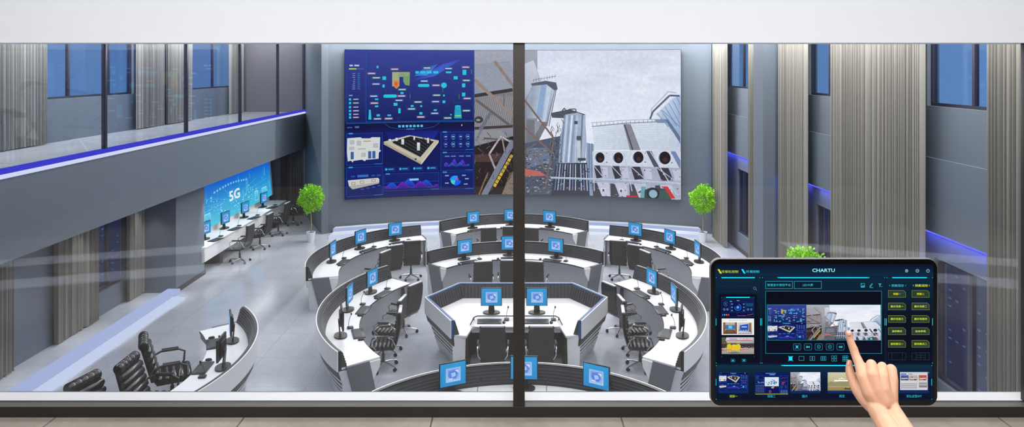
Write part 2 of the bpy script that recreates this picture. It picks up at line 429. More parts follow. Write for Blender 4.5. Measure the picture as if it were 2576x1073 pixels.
# ------------------------------------------------------------------ curtains
def curtain(y0, y1, z0, z1, x, label, seed, m='curtain', axis='y', period=.078, amp=.052, group=None, inward=1):
    r = random.Random(seed); L = y1-y0; n = int(L/.0125); prev = 0; P = []
    ph = 0
    for i in range(n+1):
        t = i/n*L; ph += (.0125)/period*2*pi*(1+.35*sin(t*3.1+seed)+.25*sin(t*7.7+seed*2))
        a = amp*(.75+.25*sin(t*5+seed)); P.append((y0+t, a*sin(ph)+.012*sin(ph*2.3)))
    b = MB(); N = len(P)
    zs = [z0, z0+(z1-z0)*.5, z1]
    def pt(u, o, z, k): 
        oo = o*(1 if k else .92)
        return (x+oo, u, z) if axis == 'y' else (u, x+oo, z)
    vs = []
    for th in (0, .006):
        for zi, z in enumerate(zs):
            for u, o in P: vs.append(pt(u, o+th, z, zi))
    fs = []
    for l in (0, 1):
        for zi in range(2):
            for i in range(N-1):
                a = l*3*N+zi*N+i; fs.append((a, a+1, a+1+N, a+N))
    for i in range(N-1): fs.append((i, i+1, 3*N+i+1, 3*N+i)); fs.append((2*N+i, 2*N+i+1, 5*N+i+1, 5*N+i))
    b.add(vs, fs)
    o = b.build('curtain', M[m], smooth=True)
    return tag(o, label, 'curtain', group)
gl = 'taupe curtains on the lower left wall'; gu = 'taupe curtains on the balcony wall'; gr = 'tall taupe curtains on the right wall'
curtain(11.0, 12.6, .03, 2.48, -9.09, 'taupe pleated curtain under the balcony at the far left edge of the photo', 1, group=gl)
curtain(13.75, 15.15, .03, 2.48, -9.09, 'taupe pleated curtain under the balcony, just left of the lower night window', 2, group=gl)
curtain(16.3, 16.98, .03, 2.48, -9.08, 'taupe pleated curtain between the lower night window and the grey pier', 3, group=gl)
curtain(11.6, 14.95, 3.87, 8.9, -10.08, 'tall pleated curtain on the balcony left of the wide blue window', 4, group=gu)
curtain(18.45, 19.95, 3.87, 8.9, -10.08, 'pleated curtain on the balcony just right of the wide blue window', 5, group=gu)
curtain(20.1, 21.7, 3.87, 8.9, -10.08, 'pleated curtain on the balcony just left of the narrow blue window', 6, group=gu)
curtain(24.6, 25.8, 3.87, 8.9, -10.08, 'pleated curtain on the balcony right of the narrow blue window near the end wall', 7, group=gu)
curtain(-8.75, -7.95, .03, 2.48, 25.9, 'dark brown grey curtain at the far end of the alcove behind the wall desk chairs', 8, 'darkcurtain', 'x')
curtain(21.2, 22.5, .03, 8.9, 6.42, 'tall narrow taupe curtain beside the right potted tree by the back wall', 9, group=gr)
curtain(18.25, 19.45, .03, 8.9, 6.55, 'thin strip of taupe curtain just left of the smooth pilaster', 10, group=gr)
curtain(15.55, 17.15, .03, 8.9, 6.52, 'tall taupe curtain just right of the smooth pilaster', 11, group=gr)
curtain(12.75, 14.25, .03, 8.9, 6.5, 'left one of the two adjoining wide taupe curtains above the tablet', 12, group=gr)
curtain(11.1, 12.62, .03, 8.9, 6.5, 'right one of the two adjoining wide taupe curtains above the tablet', 13, group=gr)
curtain(7.7, 9.55, .03, 8.9, 6.5, 'taupe curtain at the far right edge of the photo', 14, group=gr)

# ------------------------------------------------------------------ outside
def facade_mat(name, wallc, litc, sx, sz, dens):
    m = mat(name, wallc, .8, var=.1); nt = m.node_tree; b = nt.nodes['Principled BSDF']
    tc = nt.nodes.new('ShaderNodeTexCoord'); sp = nt.nodes.new('ShaderNodeSeparateXYZ'); nt.links.new(tc.outputs['Object'], sp.inputs[0])
    cb = nt.nodes.new('ShaderNodeCombineXYZ'); ad = nt.nodes.new('ShaderNodeMath'); nt.links.new(sp.outputs[0], ad.inputs[0]); nt.links.new(sp.outputs[1], ad.inputs[1]); nt.links.new(ad.outputs[0], cb.inputs[0]); nt.links.new(sp.outputs[2], cb.inputs[1])
    br = nt.nodes.new('ShaderNodeTexBrick'); br.offset = 0; br.inputs['Scale'].default_value = 1; br.inputs['Brick Width'].default_value = sx; br.inputs['Row Height'].default_value = sz
    br.inputs['Mortar Size'].default_value = .09; br.inputs['Color1'].default_value = (0, 0, 0, 1); br.inputs['Color2'].default_value = (1, 1, 1, 1); br.inputs['Mortar'].default_value = (0, 0, 0, 1)
    nt.links.new(cb.outputs[0], br.inputs[0])
    g = nt.nodes.new('ShaderNodeMath'); g.operation = 'GREATER_THAN'; g.inputs[1].default_value = dens
    nt.links.new(br.outputs['Color'], g.inputs[0])
    b.inputs['Emission Color'].default_value = (*lin(litc), 1)
    k = nt.nodes.new('ShaderNodeMath'); k.operation = 'MULTIPLY'; k.inputs[1].default_value = .9; nt.links.new(g.outputs[0], k.inputs[0])
    nt.links.new(k.outputs[0], b.inputs['Emission Strength']); m.cycles.emission_sampling = 'NONE'
    return m
fm1 = facade_mat('night facade', (58, 70, 128), (70, 96, 150), .3, .22, .62)
fm2 = facade_mat('night facade warm', (50, 56, 96), (150, 96, 60), .3, .2, .86)
def building(x0, x1, y0, y1, z1, m, label):
    t = thing('office_building', label, 'building', ((x0+x1)/2, (y0+y1)/2, -8), group=None)
    hx, hy = (x1-x0)/2, (y1-y0)/2
    MB().box(-hx, hx, -hy, hy, 0, z1+8).build('wall', m, t)
    MB().box(-hx-.1, hx+.1, -hy-.1, hy+.1, z1+8, z1+8.15).build('roof', M['charcoal'], t)
building(-20, -14.0, 16, 28.5, 3.9, fm1, 'dark navy office block seen through the lower left window')
building(11.5, 18, 32.0, 42, 3.6, fm2, 'dark block with orange lit rows seen through the farthest lower window on the right')
building(12.0, 19, 24.0, 30.5, 3.6, fm1, 'dark navy block seen through the middle lower window on the right')
building(12.0, 20, 13, 22.5, 3.4, fm1, 'dark navy block seen beyond the right lower window beside the tablet')
struct(MB().box(-60, 60, -40, 80, -8.4, -8.0), 'floor_outside', mat('night ground', (40, 42, 50), .9, var=.2))
W = bpy.data.worlds.new('world'); S.world = W; W.use_nodes = True; nt = W.node_tree; bg = nt.nodes['Background']
tc = nt.nodes.new('ShaderNodeTexCoord'); sp = nt.nodes.new('ShaderNodeSeparateXYZ'); nt.links.new(tc.outputs['Generated'], sp.inputs[0])
cr = nt.nodes.new('ShaderNodeValToRGB'); nt.links.new(sp.outputs[2], cr.inputs[0])
cr.color_ramp.elements[0].position = 0; cr.color_ramp.elements[0].color = (*lin((112, 152, 200)), 1)
cr.color_ramp.elements[1].position = .35; cr.color_ramp.elements[1].color = (*lin((160, 180, 222)), 1)
nt.links.new(cr.outputs[0], bg.inputs[0]); bg.inputs[1].default_value = 1.1

# ------------------------------------------------------------------ viewing gallery and window
struct(MB().box(-5, 5, -3.0, 3.3, 3.65, 3.85), 'floor_viewing', M['gfloor'])
struct(MB().box(-5.2, 5.2, -3.2, 3.3, 6.75, 6.9), 'ceiling_viewing', M['header'])
struct(MB().box(-5.2, -5, -3.0, 3.45, 3.65, 6.9).box(5, 5.2, -3.0, 3.45, 3.65, 6.9).box(-5.2, 5.2, -3.2, -3, 3.65, 6.9), 'wall_viewing', M['charcoal'])
struct(MB().box(-5, 5, 3.27, 3.45, 5.617, ZC), 'wall_fade_band', M['header'])  # added white header imitating a pale fade across the top
for i, (a, c) in enumerate((((-4.6, .78), (-2.5, .08)), ((-4.4, 1.42), (-2.2, .72)), ((4.6, .78), (2.5, .08)), ((4.4, 1.42), (2.2, .72)))):
    b = MB(); b.prism([(a[0], a[1]), (c[0], c[1]), (c[0], c[1]+.28), (a[0], a[1]+.28)], 3.85, 3.856); struct(b, 'trim_%d' % (8+i), M['header'])  # added unseen white strips, laid to mirror as bright stripes in the glass
win = bpy.data.objects.new('window_1', None); COL.objects.link(win); win['kind'] = 'structure'; win.location = (0, 3.33, 3.85)
MB().box(-5, 5, -.045, .018, 0, .049).build('bottom_rail', M['frame'], win)
MB().box(-5, 5, -.045, .018, .049, .0505).build('rail_top', M['frametop'], win)
MB().box(-5, 5, .018, .104, 0, .050).build('ledge', M['ledge'], win)
MB().box(-.0095, .0455, -.045, .03, .0505, 1.767).build('mullion', M['frame'], win, bevel=.003)
MB().box(2.440, 2.55, -.045, .03, .0505, 1.767).build('jamb', M['frame'], win, bevel=.003)
for x0, x1 in ((-5, -.0095), (.0455, 2.44), (2.55, 5)):
    MB().box(x0, x1, .0, .008, .0505, 1.767).build('pane', M['glass'], win)

# ------------------------------------------------------------------ room lights, and lights added for their effect
def area(name, loc, rot, sx, sy, p, c=(255, 252, 247)):
    l = bpy.data.lights.new(name, 'AREA'); l.shape = 'RECTANGLE'; l.size = sx; l.size_y = sy; l.energy = p; l.color = lin(c)
    o = bpy.data.objects.new(name, l); COL.objects.link(o); o.location = loc; o.rotation_euler = rot; return o
for x in (-4.2, 0, 3.8):
    for y in (7.5, 12.5, 17.5, 21.5):
        fx = thing('ceiling_light', 'white square light panel in the hall ceiling', 'light', (x, y, ZC-.06), group='hall ceiling panels')
        MB().box(-.9, .9, -.9, .9, .04, .06).build('diffuser', M['lamp'], fx)
        MB().box(-.95, -.9, -.95, .95, 0, .06).box(.9, .95, -.95, .95, 0, .06).box(-.9, .9, -.95, -.9, 0, .06).box(-.9, .9, .9, .95, 0, .06).build('frame', M['alu'], fx)
        area('ceiling_light', (x, y, ZC-.05), (0, 0, 0), 1.7, 1.7, LP)
# added lights without fixtures, whitening the upper walls (above the window head)
for i in range(9):
    x = -5.6+1.4*i; area('added_wall_fill', (x, arcpt(15.6, x), 7.0), (radians(-22), 0, 0), 1.35, .12, WP)
for i in range(6):
    y = 6.5+2.9*i; area('added_wall_fill', (6.15, y, 6.75), (0, radians(-20), 0), .12, 2.7, WP*1.25)
    area('added_wall_fill', (-9.7, y+2, 6.9), (0, radians(20), 0), .12, 2.7, WP*1.4)
area('added_wall_fill', (-9.0, 25.5, 6.9), (radians(-20), 0, 0), 2.0, .12, WP)
# downlights under the balcony edge and over the alcove
def spot(name, loc, p, ang, blend=.6, rot=(0, 0, 0)):
    l = bpy.data.lights.new(name, 'SPOT'); l.energy = p; l.spot_size = radians(ang); l.spot_blend = blend; l.shadow_soft_size = .05
    o = bpy.data.objects.new(name, l); COL.objects.link(o); o.location = loc; o.rotation_euler = rot
for y in (12.0, 14.0, 16.4, 18.6, 23.4): spot('downlight', (-7.95, y, 2.49), 120, 46, 1., (0, radians(12), 0))
for y in (12.6, 14.4, 16.6): spot('downlight', (-8.8, y, 2.49), 60, 70, 1.)
area('alcove_light', (-8.5, 21.6, 2.47), (0, 0, 0), .3, 6, 30)
for y in (5.6, 9.6, 13.6, 17.6, 21.2): area('blue_cove_light', (6.69, y, 2.85), (0, radians(-14), 0), .04, 3.6, 20, (96, 100, 255))
area('added_band_fill', (0, 2.85, 6.6), (radians(25), 0, 0), 7, .1, 7)  # added light without a fixture, brightening the white band towards its top
for x in (-3.6, 3.6): spot('added_strip_spot', (x, .8, 6.7), 330, 62, .5)  # added unseen spots that make the floor strips reflect brighter
area('viewing_ceiling_light', (0, 1.2, 6.7), (0, 0, 0), 6, 1.2, GP)
area('viewing_ceiling_light', (0, -1.6, 6.7), (0, 0, 0), 6, .8, GP*.6)
# ------------------------------------------------------------------ desks
def arc_path(c, R, a0, a1, n=48):
    P = []
    for i in range(n+1):
        a = radians(a0+(a1-a0)*i/n); P.append(((c[0]+R*cos(a), c[1]+R*sin(a)), (-cos(a), -sin(a))))
    return P
def poly_path(pts):
    P = []
    for i, p in enumerate(pts):
        p = Vector(p); ns = []
        for a, b in ((pts[i-1], pts[i]) if i else (None, None), (pts[i], pts[i+1]) if i < len(pts)-1 else (None, None)):
            if a is None: continue
            d = (Vector(b)-Vector(a)).normalized(); ns.append(Vector((d.y, -d.x)))   # inward is to the right of travel
        n = sum(ns, Vector((0, 0)))/len(ns); n = n/n.length_squared
        P.append(((p.x, p.y), (n.x, n.y)))
    return P
def rect_loop(d0, z0, d1, z1): return [(d0, z0), (d1, z0), (d1, z1), (d0, z1)]
def shell(t, path, edge='black', rib_dir='h'):
    S_ = MB().sweep(path, [(-.018, .70), (.0, .70), (.0, 1.022), (-.018, 1.022)]); S_.build('outer_band', M['white'], t, smooth=True)
    MB().sweep(path, [(.0, .70), (.06, .70), (.05, 1.02), (.0, 1.02)]).build('rim', M[edge], t, smooth=True)
    MB().sweep(path, [(.06, .752), (.15, .752), (.07, 1.0), (.052, 1.0)]).build('louvre_panel', M['charcoal'], t, smooth=True)
    r = MB()
    if rib_dir == 'h':
        for k in range(5):
            z = .785+.043*k; d = .15-(z-.752)/.248*.08
            r.sweep(path, [(d-.006, z), (d+.008, z), (d+.004, z+.016), (d-.010, z+.016)])
    else:
        for (p, n), (q, m_) in zip(path, path[1:]):
            p, n, q, m_ = Vector(p), Vector(n), Vector(q), Vector(m_); L = (q-p).length; k = int(L/.07); d = (q-p)/L
            for i in range(1, k):
                u = i/k; b0 = p+(q-p)*u; nn = n+(m_-n)*u; perp = Vector((d.y, -d.x))
                a0 = b0+perp*.148; a1 = b0+perp*.07
                w = d*.013; r.add([(a0.x-w.x, a0.y-w.y, .755), (a0.x+w.x, a0.y+w.y, .755), (a1.x+w.x, a1.y+w.y, .995), (a1.x-w.x, a1.y-w.y, .995),
                                   (a0.x-w.x+perp.x*.014, a0.y-w.y+perp.y*.014, .755), (a0.x+w.x+perp.x*.014, a0.y+w.y+perp.y*.014, .755), (a1.x+w.x+perp.x*.014, a1.y+w.y+perp.y*.014, .995), (a1.x-w.x+perp.x*.014, a1.y-w.y+perp.y*.014, .995)],
                                  [(0, 1, 2, 3), (4, 7, 6, 5), (0, 4, 5, 1), (1, 5, 6, 2), (2, 6, 7, 3), (3, 7, 4, 0)])
    r.build('louvre_ribs', M['rib'], t)
    MB().sweep(path, [(.03, .56), (.08, .56), (.08, .70), (.0, .70)]).build('dark_band', M['charcoal'], t, smooth=True)
    MB().sweep(path, [(.162, .26), (.26, .26), (.18, .61), (.045, .61)]).build('base_shell', M['black'], t, smooth=True)
    for k in range(3):
        z = .485-.095*k; d = .045+(.61-z)*.334-.010
        MB().sweep(path, [(d, z), (d+.03, z), (d+.018, z+.036), (d-.012, z+.036)]).build('white_stripe', M['white'], t, smooth=True)
    MB().sweep(path, [(.235, 0), (.36, 0), (.27, .262), (.148, .262)]).build('kick_panel', M['offwhite'], t, smooth=True)
def end_pieces(t, p, n, tan, W):
    p, n, tan = Vector(p), Vector(n), Vector(tan)
    def q(d, z, o=0): v = p+n*d+tan*o; return (v.x, v.y, z)
    MB().slabpoly([q(.16*W, .755, .0), (q(.70*W, .755, .0)), q(.93*W, 0, .0), q(.42*W, 0, .0)], (tan.x*.06, tan.y*.06, 0)).build('end_slab', M['slab'], t, bevel=.006)
    MB().slabpoly([q(.0, .70), q(.18*W, .70), q(.42*W, 0), q(.15*W, 0), q(.10*W, .12), q(.06, .5)], (tan.x*.03, tan.y*.03, 0)).build('end_cap', M['offwhite'], t)
    MB().slabpoly([q(.68*W, .715), q(.99*W, .715), q(.97*W, .60), q(.80*W, .40)], (tan.x*.03, tan.y*.03, 0)).build('bracket', M['white'], t)
def arc_desk(label, c, R, a0, a1, W=.72):
    t = thing('curved_desk', label, 'desk', (0, 0, 0)); mid = radians((a0+a1)/2)
    cx, cy = c[0]+R*cos(mid), c[1]+R*sin(mid); t.location = (cx, cy, 0)
    lc = (c[0]-cx, c[1]-cy); P = arc_path(lc, R, a0, a1)
    shell(t, P)
    MB().sweep(P, rect_loop(.055, .715, W, .75)).build('worktop', M['white'], t, smooth=True)
    MB().sweep(P, [(W-.005, .718), (W+.006, .718), (W+.006, .748), (W-.005, .748)]).build('edge_strip', M['rib'], t, smooth=True)
    MB().sweep(P, [(W-.36, 0), (W-.34, 0), (W-.28, .715), (W-.31, .715)]).build('modesty_panel', M['offwhite'], t, smooth=True)
    for k, s in ((0, -1), (-1, 1)):
        p, n = P[k]; a = radians((a0, a1)[k]); sg = s*(1 if a1 > a0 else -1); tan = (-sin(a)*sg, cos(a)*sg)
        end_pieces(t, p, n, tan, W)
    return t
GR = 'rows of curved white console desks'
arc_desk('rear curved white console desk nearest the video wall', (0, 18.5), 2.85, 141, 41, .68)
arc_desk('second curved white console desk from the video wall, in front of the rear one', (0, 15.18), 2.80, 140.5, 39.5, .68)
arc_desk('outer left ring desk, long curved white console with a grey end slab', (-1.5, 16.7), 3.38, 198, 111, .72)
arc_desk('outer right ring desk, long curved white console partly behind the tablet', (1.5, 16.7), 3.38, -18, 69, .72)
arc_desk('inner left ring desk, curved white console with striped outer shell', (.2, 13.45), 3.88, 219.5, 143, .74)
arc_desk('inner right ring desk, curved white console beside the tablet', (-.33, 13.45), 3.88, -39.5, 37, .74)
arc_desk('front curved desk close to the window ledge, seen over its black louvres', (.05, 7.97), 2.62, 152, 28, .74)
arc_desk('small curved desk at the lower left with black leather chairs', (-7.77, 10.75), 3.55, -48, 41, .80)

# central hexagonal desk
t = thing('hexagonal_desk', 'central white desk with angled wings and a blue rimmed upstand', 'desk', (0, 13.4, 0))
hp = [(-1.13, 12.33-13.4), (-1.75, .2), (-1.16, 1.1), (1.20, 1.1), (1.79, .2), (1.17, 12.33-13.4)]
shell(t, poly_path(hp), 'navy', 'v')
def inset(d): return [(p[0]+n[0]*d, p[1]+n[1]*d) for p, n in poly_path(hp)]
q = inset(.055)
MB().prism(q+[(.90, -1.07), (.82, -.62), (-.78, -.62), (-.86, -1.07)], .715, .75).build('worktop', M['white'], t)
MB().box(-.74, .78, -.68, -.28, .752, .770).build('work_surface', M['white'], t, bevel=.004)
MB().tube([(-.82, -.66, .80), (-.78, -.30, .80), (-.72, -.22, .80), (.76, -.22, .80), (.82, -.30, .80), (.86, -.66, .80)], .011, 8).build('cable_rail', M['charcoal'], t, smooth=True)
MB().tube([(-.78, -.30, .74), (-.78, -.30, .80)], .012).tube([(.82, -.30, .74), (.82, -.30, .80)], .012).tube([(.02, -.22, .74), (.02, -.22, .80)], .012).build('rail_post', M['charcoal'], t)
for s, o in ((-1, .0), (1, .04)):
    MB().slabpoly([(s*.88+o, -1.05, .715), (s*1.12+o, -1.05, .715), (s*1.10+o, -1.02, 0), (s*.90+o, -1.02, 0)], (0, .05, 0)).build('wing_front', M['white'], t, bevel=.004)
    MB().box(min(s*.84, s*.88)+o, max(s*.84, s*.88)+o, -1.0, .0, 0, .715).build('kneehole_side', M['black'], t)
MB().box(-.84, .88, -.05, -.01, 0, .715).build('kneehole_back', M['black'], t)
MB().box(-.80, .84, -.63, -.60, .64, .715).build('front_rail', M['offwhite'], t)
MB().box(-.03, .07, -.6, -.05, 0, .64).build('centre_pedestal', M['charcoal'], t)

# wall desk of the alcove under the 5G display
t = thing('wall_desk', 'long white wall desk under the slanting blue 5G display', 'desk', (-8.55, 21.7, 0))
MB().box(-.33, .36, -3.3, 3.25, .71, .75).build('worktop', M['white'], t, bevel=.004)
MB().box(.30, .34, -3.3, 3.25, .36, .71).build('apron', M['white'], t)
MB().slabpoly([(.34, -3.32, .71), (-.33, -3.32, .71), (-.33, -3.32, .10), (.30, -3.32, .34)], (0, .04, 0)).build('end_panel', M['white'], t)
for y in (-2.2, -.7, .9, 2.3): MB().box(-.1, .31, y-.12, y+.12, 0, .70).build('pedestal', M['charcoal'], t, bevel=.01)
MB().slabpoly([(-.33, -3.34, .75), (-.27, -3.34, .75), (-.27, -3.34, .90), (-.33, -3.34, .90)], (0, 6.6, 0)).build('back_fascia', M['white'], t)
w5 = thing('wall_display', 'slanting blue digital display reading 5G on the alcove wall above the wall desk', 'display', (-8.80, 21.5, .8))
MB().slabpoly([(-.06, -3.2, .10), (.0, -3.2, .10), (-.115, -3.2, 1.48), (-.175, -3.2, 1.48)], (0, 7.0, 0)).build('frame', M['white'], w5)
cv = Canvas()
cv.rect(0, 0, 500, 100, [(16, 92, 205), (10, 96, 214), (60, 196, 226), (90, 214, 232)])
r5 = random.Random(5)
for i in range(46):
    x = r5.uniform(0, 495); y = r5.uniform(8, 60); h = r5.uniform(12, 40); k = r5.uniform(0, 1)
    cv.rect(x, y, x+r5.uniform(1, 4), y+h, (30+60*k, 120+70*k, 225), (40+90*k, 160+60*k, 235))
for i in range(120):
    x = r5.gauss(265, 110); y = r5.gauss(68, 16)
    if 0 < x < 496 and 0 < y < 97: cv.rect(x, y, x+r5.uniform(1, 7), y+r5.uniform(.8, 2.5), (150, 235, 245) if r5.random() < .6 else (220, 252, 255))
for i in range(14): cv.lines([((250, 60), (250+240*cos(i*.45), 60+38*sin(i*.45)))], .6, (110, 205, 240))
for i in range(13): cv.rect(150+15*i, 22-6*sin(i/12*pi), 158+15*i, 27-6*sin(i/12*pi), (130, 205, 245))
for x, w_ in ((30, 26), (95, 30), (430, 34), (380, 22)): cv.rect(x, 66, x+w_, 92, (110, 225, 240), (40, 170, 220)); cv.frame(x, 66, x+w_, 92, 1.2, (220, 250, 255))
cv.text('5G', 258, 50, 26, (235, 252, 255), w=62, bold=.03)
cv.build('screen', lambda x, y, l: (.006+l*.0006-.1*(1-y/100), -3.05+x/500*6.7, .10+(100-y)/100*1.22), M['screen'], w5)

# ------------------------------------------------------------------ monitors and desk things
def monitor_proto(label, loc, rz):
    t = thing('monitor', label, 'monitor', loc, rz)
    MB().box(-.205, .205, -.012, .02, .15, .50).build('bezel', M['black'], t, bevel=.006)
    MB().box(-.12, .12, .02, .05, .20, .44).build('back_cover', M['black'], t, bevel=.01)
    c = Canvas(); c.rect(0, 0, 100, 84, (26, 146, 208)); c.rect(2, 2, 98, 82, (30, 156, 216), (22, 140, 204))
    c.rect(22, 18, 80, 70, (150, 190, 236), (176, 208, 244)); c.rect(28, 24, 74, 64, (120, 165, 230), (150, 190, 240))
    c.poly([(34, 30), (60, 26), (70, 44), (62, 60), (38, 58), (30, 44)], (92, 132, 222)); c.poly([(42, 38), (58, 36), (62, 48), (46, 54)], (170, 205, 245))
    c.poly([(56, 28), (72, 28), (72, 40)], (215, 230, 250)); c.rect(32, 56, 48, 62, (205, 222, 248))
    c.build('screen', lambda x, y, l: (-.193+x/100*.386, -.0135-l*.0004, .162+(84-y)/84*.326), M['screen'], t)
    MB().slabpoly([(-.06, .03, .02), (.06, .03, .02), (.045, .055, .30), (-.045, .055, .30)], (0, .02, 0)).build('stand_neck', M['black'], t)
    MB().prism([(.165*cos(a), .03+.115*sin(a)) for a in [2*pi*k/20 for k in range(20)]], 0, .022).build('stand_base', M['black'], t)
    return t
def keyboard_proto(label, loc, rz):
    t = thing('keyboard', label, 'keyboard', loc, rz)
    MB().box(-.225, .225, -.115, .10, 0, .018).build('case', M['black'], t, bevel=.006)
    k = MB()
    for j in range(5):
        for i in range(14): k.box(-.188+.027*i, -.165+.027*i, .042-.025*j, .062-.025*j, .016, .022)
    k.build('keys', M['charcoal'], t)
    return t
def mic_proto(label, loc, rz):
    t = thing('desk_microphone', label, 'microphone', loc, rz)
    MB().box(-.045, .045, -.055, .055, 0, .028).build('base', M['black'], t, bevel=.008)
    MB().tube([(0, .03, .02), (0, .03, .10), (.01, .01, .18), (.03, -.02, .23)], .0045, 6).build('gooseneck', M['charcoal'], t, smooth=True)
    MB().lathe([(.001, -.016), (.012, -.01), (.015, .008), (.010, .024), (.001, .03)], 10, (.03, -.02, .24)).build('head', M['black'], t, smooth=True)
    return t
def mouse_proto(label, loc, rz):
    t = thing('mouse', label, 'mouse', loc, rz)
    b = MB(); n = 12; rows = [(0, 1.), (.014, .98), (.026, .8), (.033, .45)]
    vs = [(.03*k*cos(2*pi*i/n), .055*k*sin(2*pi*i/n), z) for z, k in rows for i in range(n)]
    b.add(vs, [(j*n+i, j*n+(i+1) % n, (j+1)*n+(i+1) % n, (j+1)*n+i) for j in range(3) for i in range(n)]+[tuple(range(n-1, -1, -1)), tuple(3*n+i for i in range(n))])
    b.build('body', M['black'], t, smooth=True)
    MB().box(-.004, .004, .015, .035, .028, .036).build('scroll_wheel', M['rib'], t)
    return t
protos = {}
def place(kind, fn, label, loc, rz, group):
    if kind not in protos: protos[kind] = fn(label, loc, rz); protos[kind]['group'] = group; return protos[kind]
    return dup(protos[kind], loc, rz, label, group)
ZT = .752
def station(x, y, face, desk, pos, kd=.27, kside=0., mic=None, mouse=None):
    """face = direction (radians) the screen looks towards; x, y = monitor foot"""
    rz = face+pi/2                       # local -Y is the screen side
    f = Vector((cos(face), sin(face))); sd = Vector((-f.y, f.x))
    place('mon', monitor_proto, 'black monitor with a bright blue screen, %s on the %s' % (pos, desk), (x, y, ZT), rz, 'monitors on the '+desk)
    k = Vector((x, y))+f*kd+sd*kside
    place('key', keyboard_proto, 'black keyboard in front of the %s monitor on the %s' % (pos, desk), (k.x, k.y, ZT), rz, 'keyboards on the '+desk)
    if mic is not None:
        m_ = Vector((x, y))+f*(kd-.1)+sd*mic
        place('mic', mic_proto, 'small gooseneck microphone beside the %s monitor on the %s' % (pos, desk), (m_.x, m_.y, ZT), rz, 'microphones on the '+desk)
    if mouse is not None:
        m_ = Vector((x, y))+f*(kd+.02)+sd*mouse
        place('mouse', mouse_proto, 'black mouse beside the keyboard of the %s monitor on the %s' % (pos, desk), (m_.x, m_.y, ZT), rz, 'mice on the '+desk)
def arc_stations(desk, c, r, angs, names, mic=.33, mouse=-.30, flip=1, twist=0):
    for a, nm in zip(angs, names):
        A = radians(a); station(c[0]+r*cos(A), c[1]+r*sin(A), A+pi+twist, desk, nm, mic=mic*flip, mouse=mouse*flip)
arc_stations('rear curved desk', (0, 18.5), 2.42, (121, 93, 65), ('left', 'middle', 'right'))
arc_stations('second curved desk', (0, 15.18), 2.40, (121.5, 93.5, 65), ('left', 'middle', 'right'))
arc_stations('outer left ring desk', (-1.5, 16.7), 2.98, (174, 149, 127), ('nearest', 'middle', 'farthest'))
arc_stations('outer right ring desk', (1.5, 16.7), 2.98, (6, 31, 53), ('nearest', 'middle', 'farthest'), flip=-1)
arc_stations('inner left ring desk', (.2, 13.45), 3.45, (199, 177, 159), ('nearest', 'middle', 'farthest'))
arc_stations('inner right ring desk', (-.33, 13.45), 3.45, (-19, 3, 21), ('nearest', 'middle', 'farthest'), flip=-1)
arc_stations('front curved desk', (.05, 7.97), 2.30, (114.5, 88, 61), ('left', 'middle', 'right'))
arc_stations('small lower left desk', (-7.77, 10.75), 3.12, (25, 5), ('farther', 'nearer'))
for x, nm, sd in ((-.46, 'left', .38), (.42, 'right', -.38)):
    place('mon', None, 'black monitor with a bright blue screen, %s of the two on the central desk' % nm, (x, 13.45, ZT), 0, 'monitors on the central desk')
    place('key', None, 'black keyboard below the %s monitor of the central desk' % nm, (x-.02, 12.96, .772), 0, 'keyboards on the central desk')
    place('mic', None, 'gooseneck microphone right of the %s monitor on the central desk' % nm, (x+.30, 13.05, .772), 0, 'microphones on the central desk')
    place('mouse', None, 'black mouse right of the %s keyboard on the central desk' % nm, (x+.25, 12.90, .772), 0, 'mice on the central desk')
for y, nm in ((19.25, 'nearest'), (20.55, 'second'), (22.05, 'third'), (23.7, 'farthest')):
    station(-8.56, y, radians(-12), 'wall desk under the 5G display', nm, kd=.30, mic=.38)

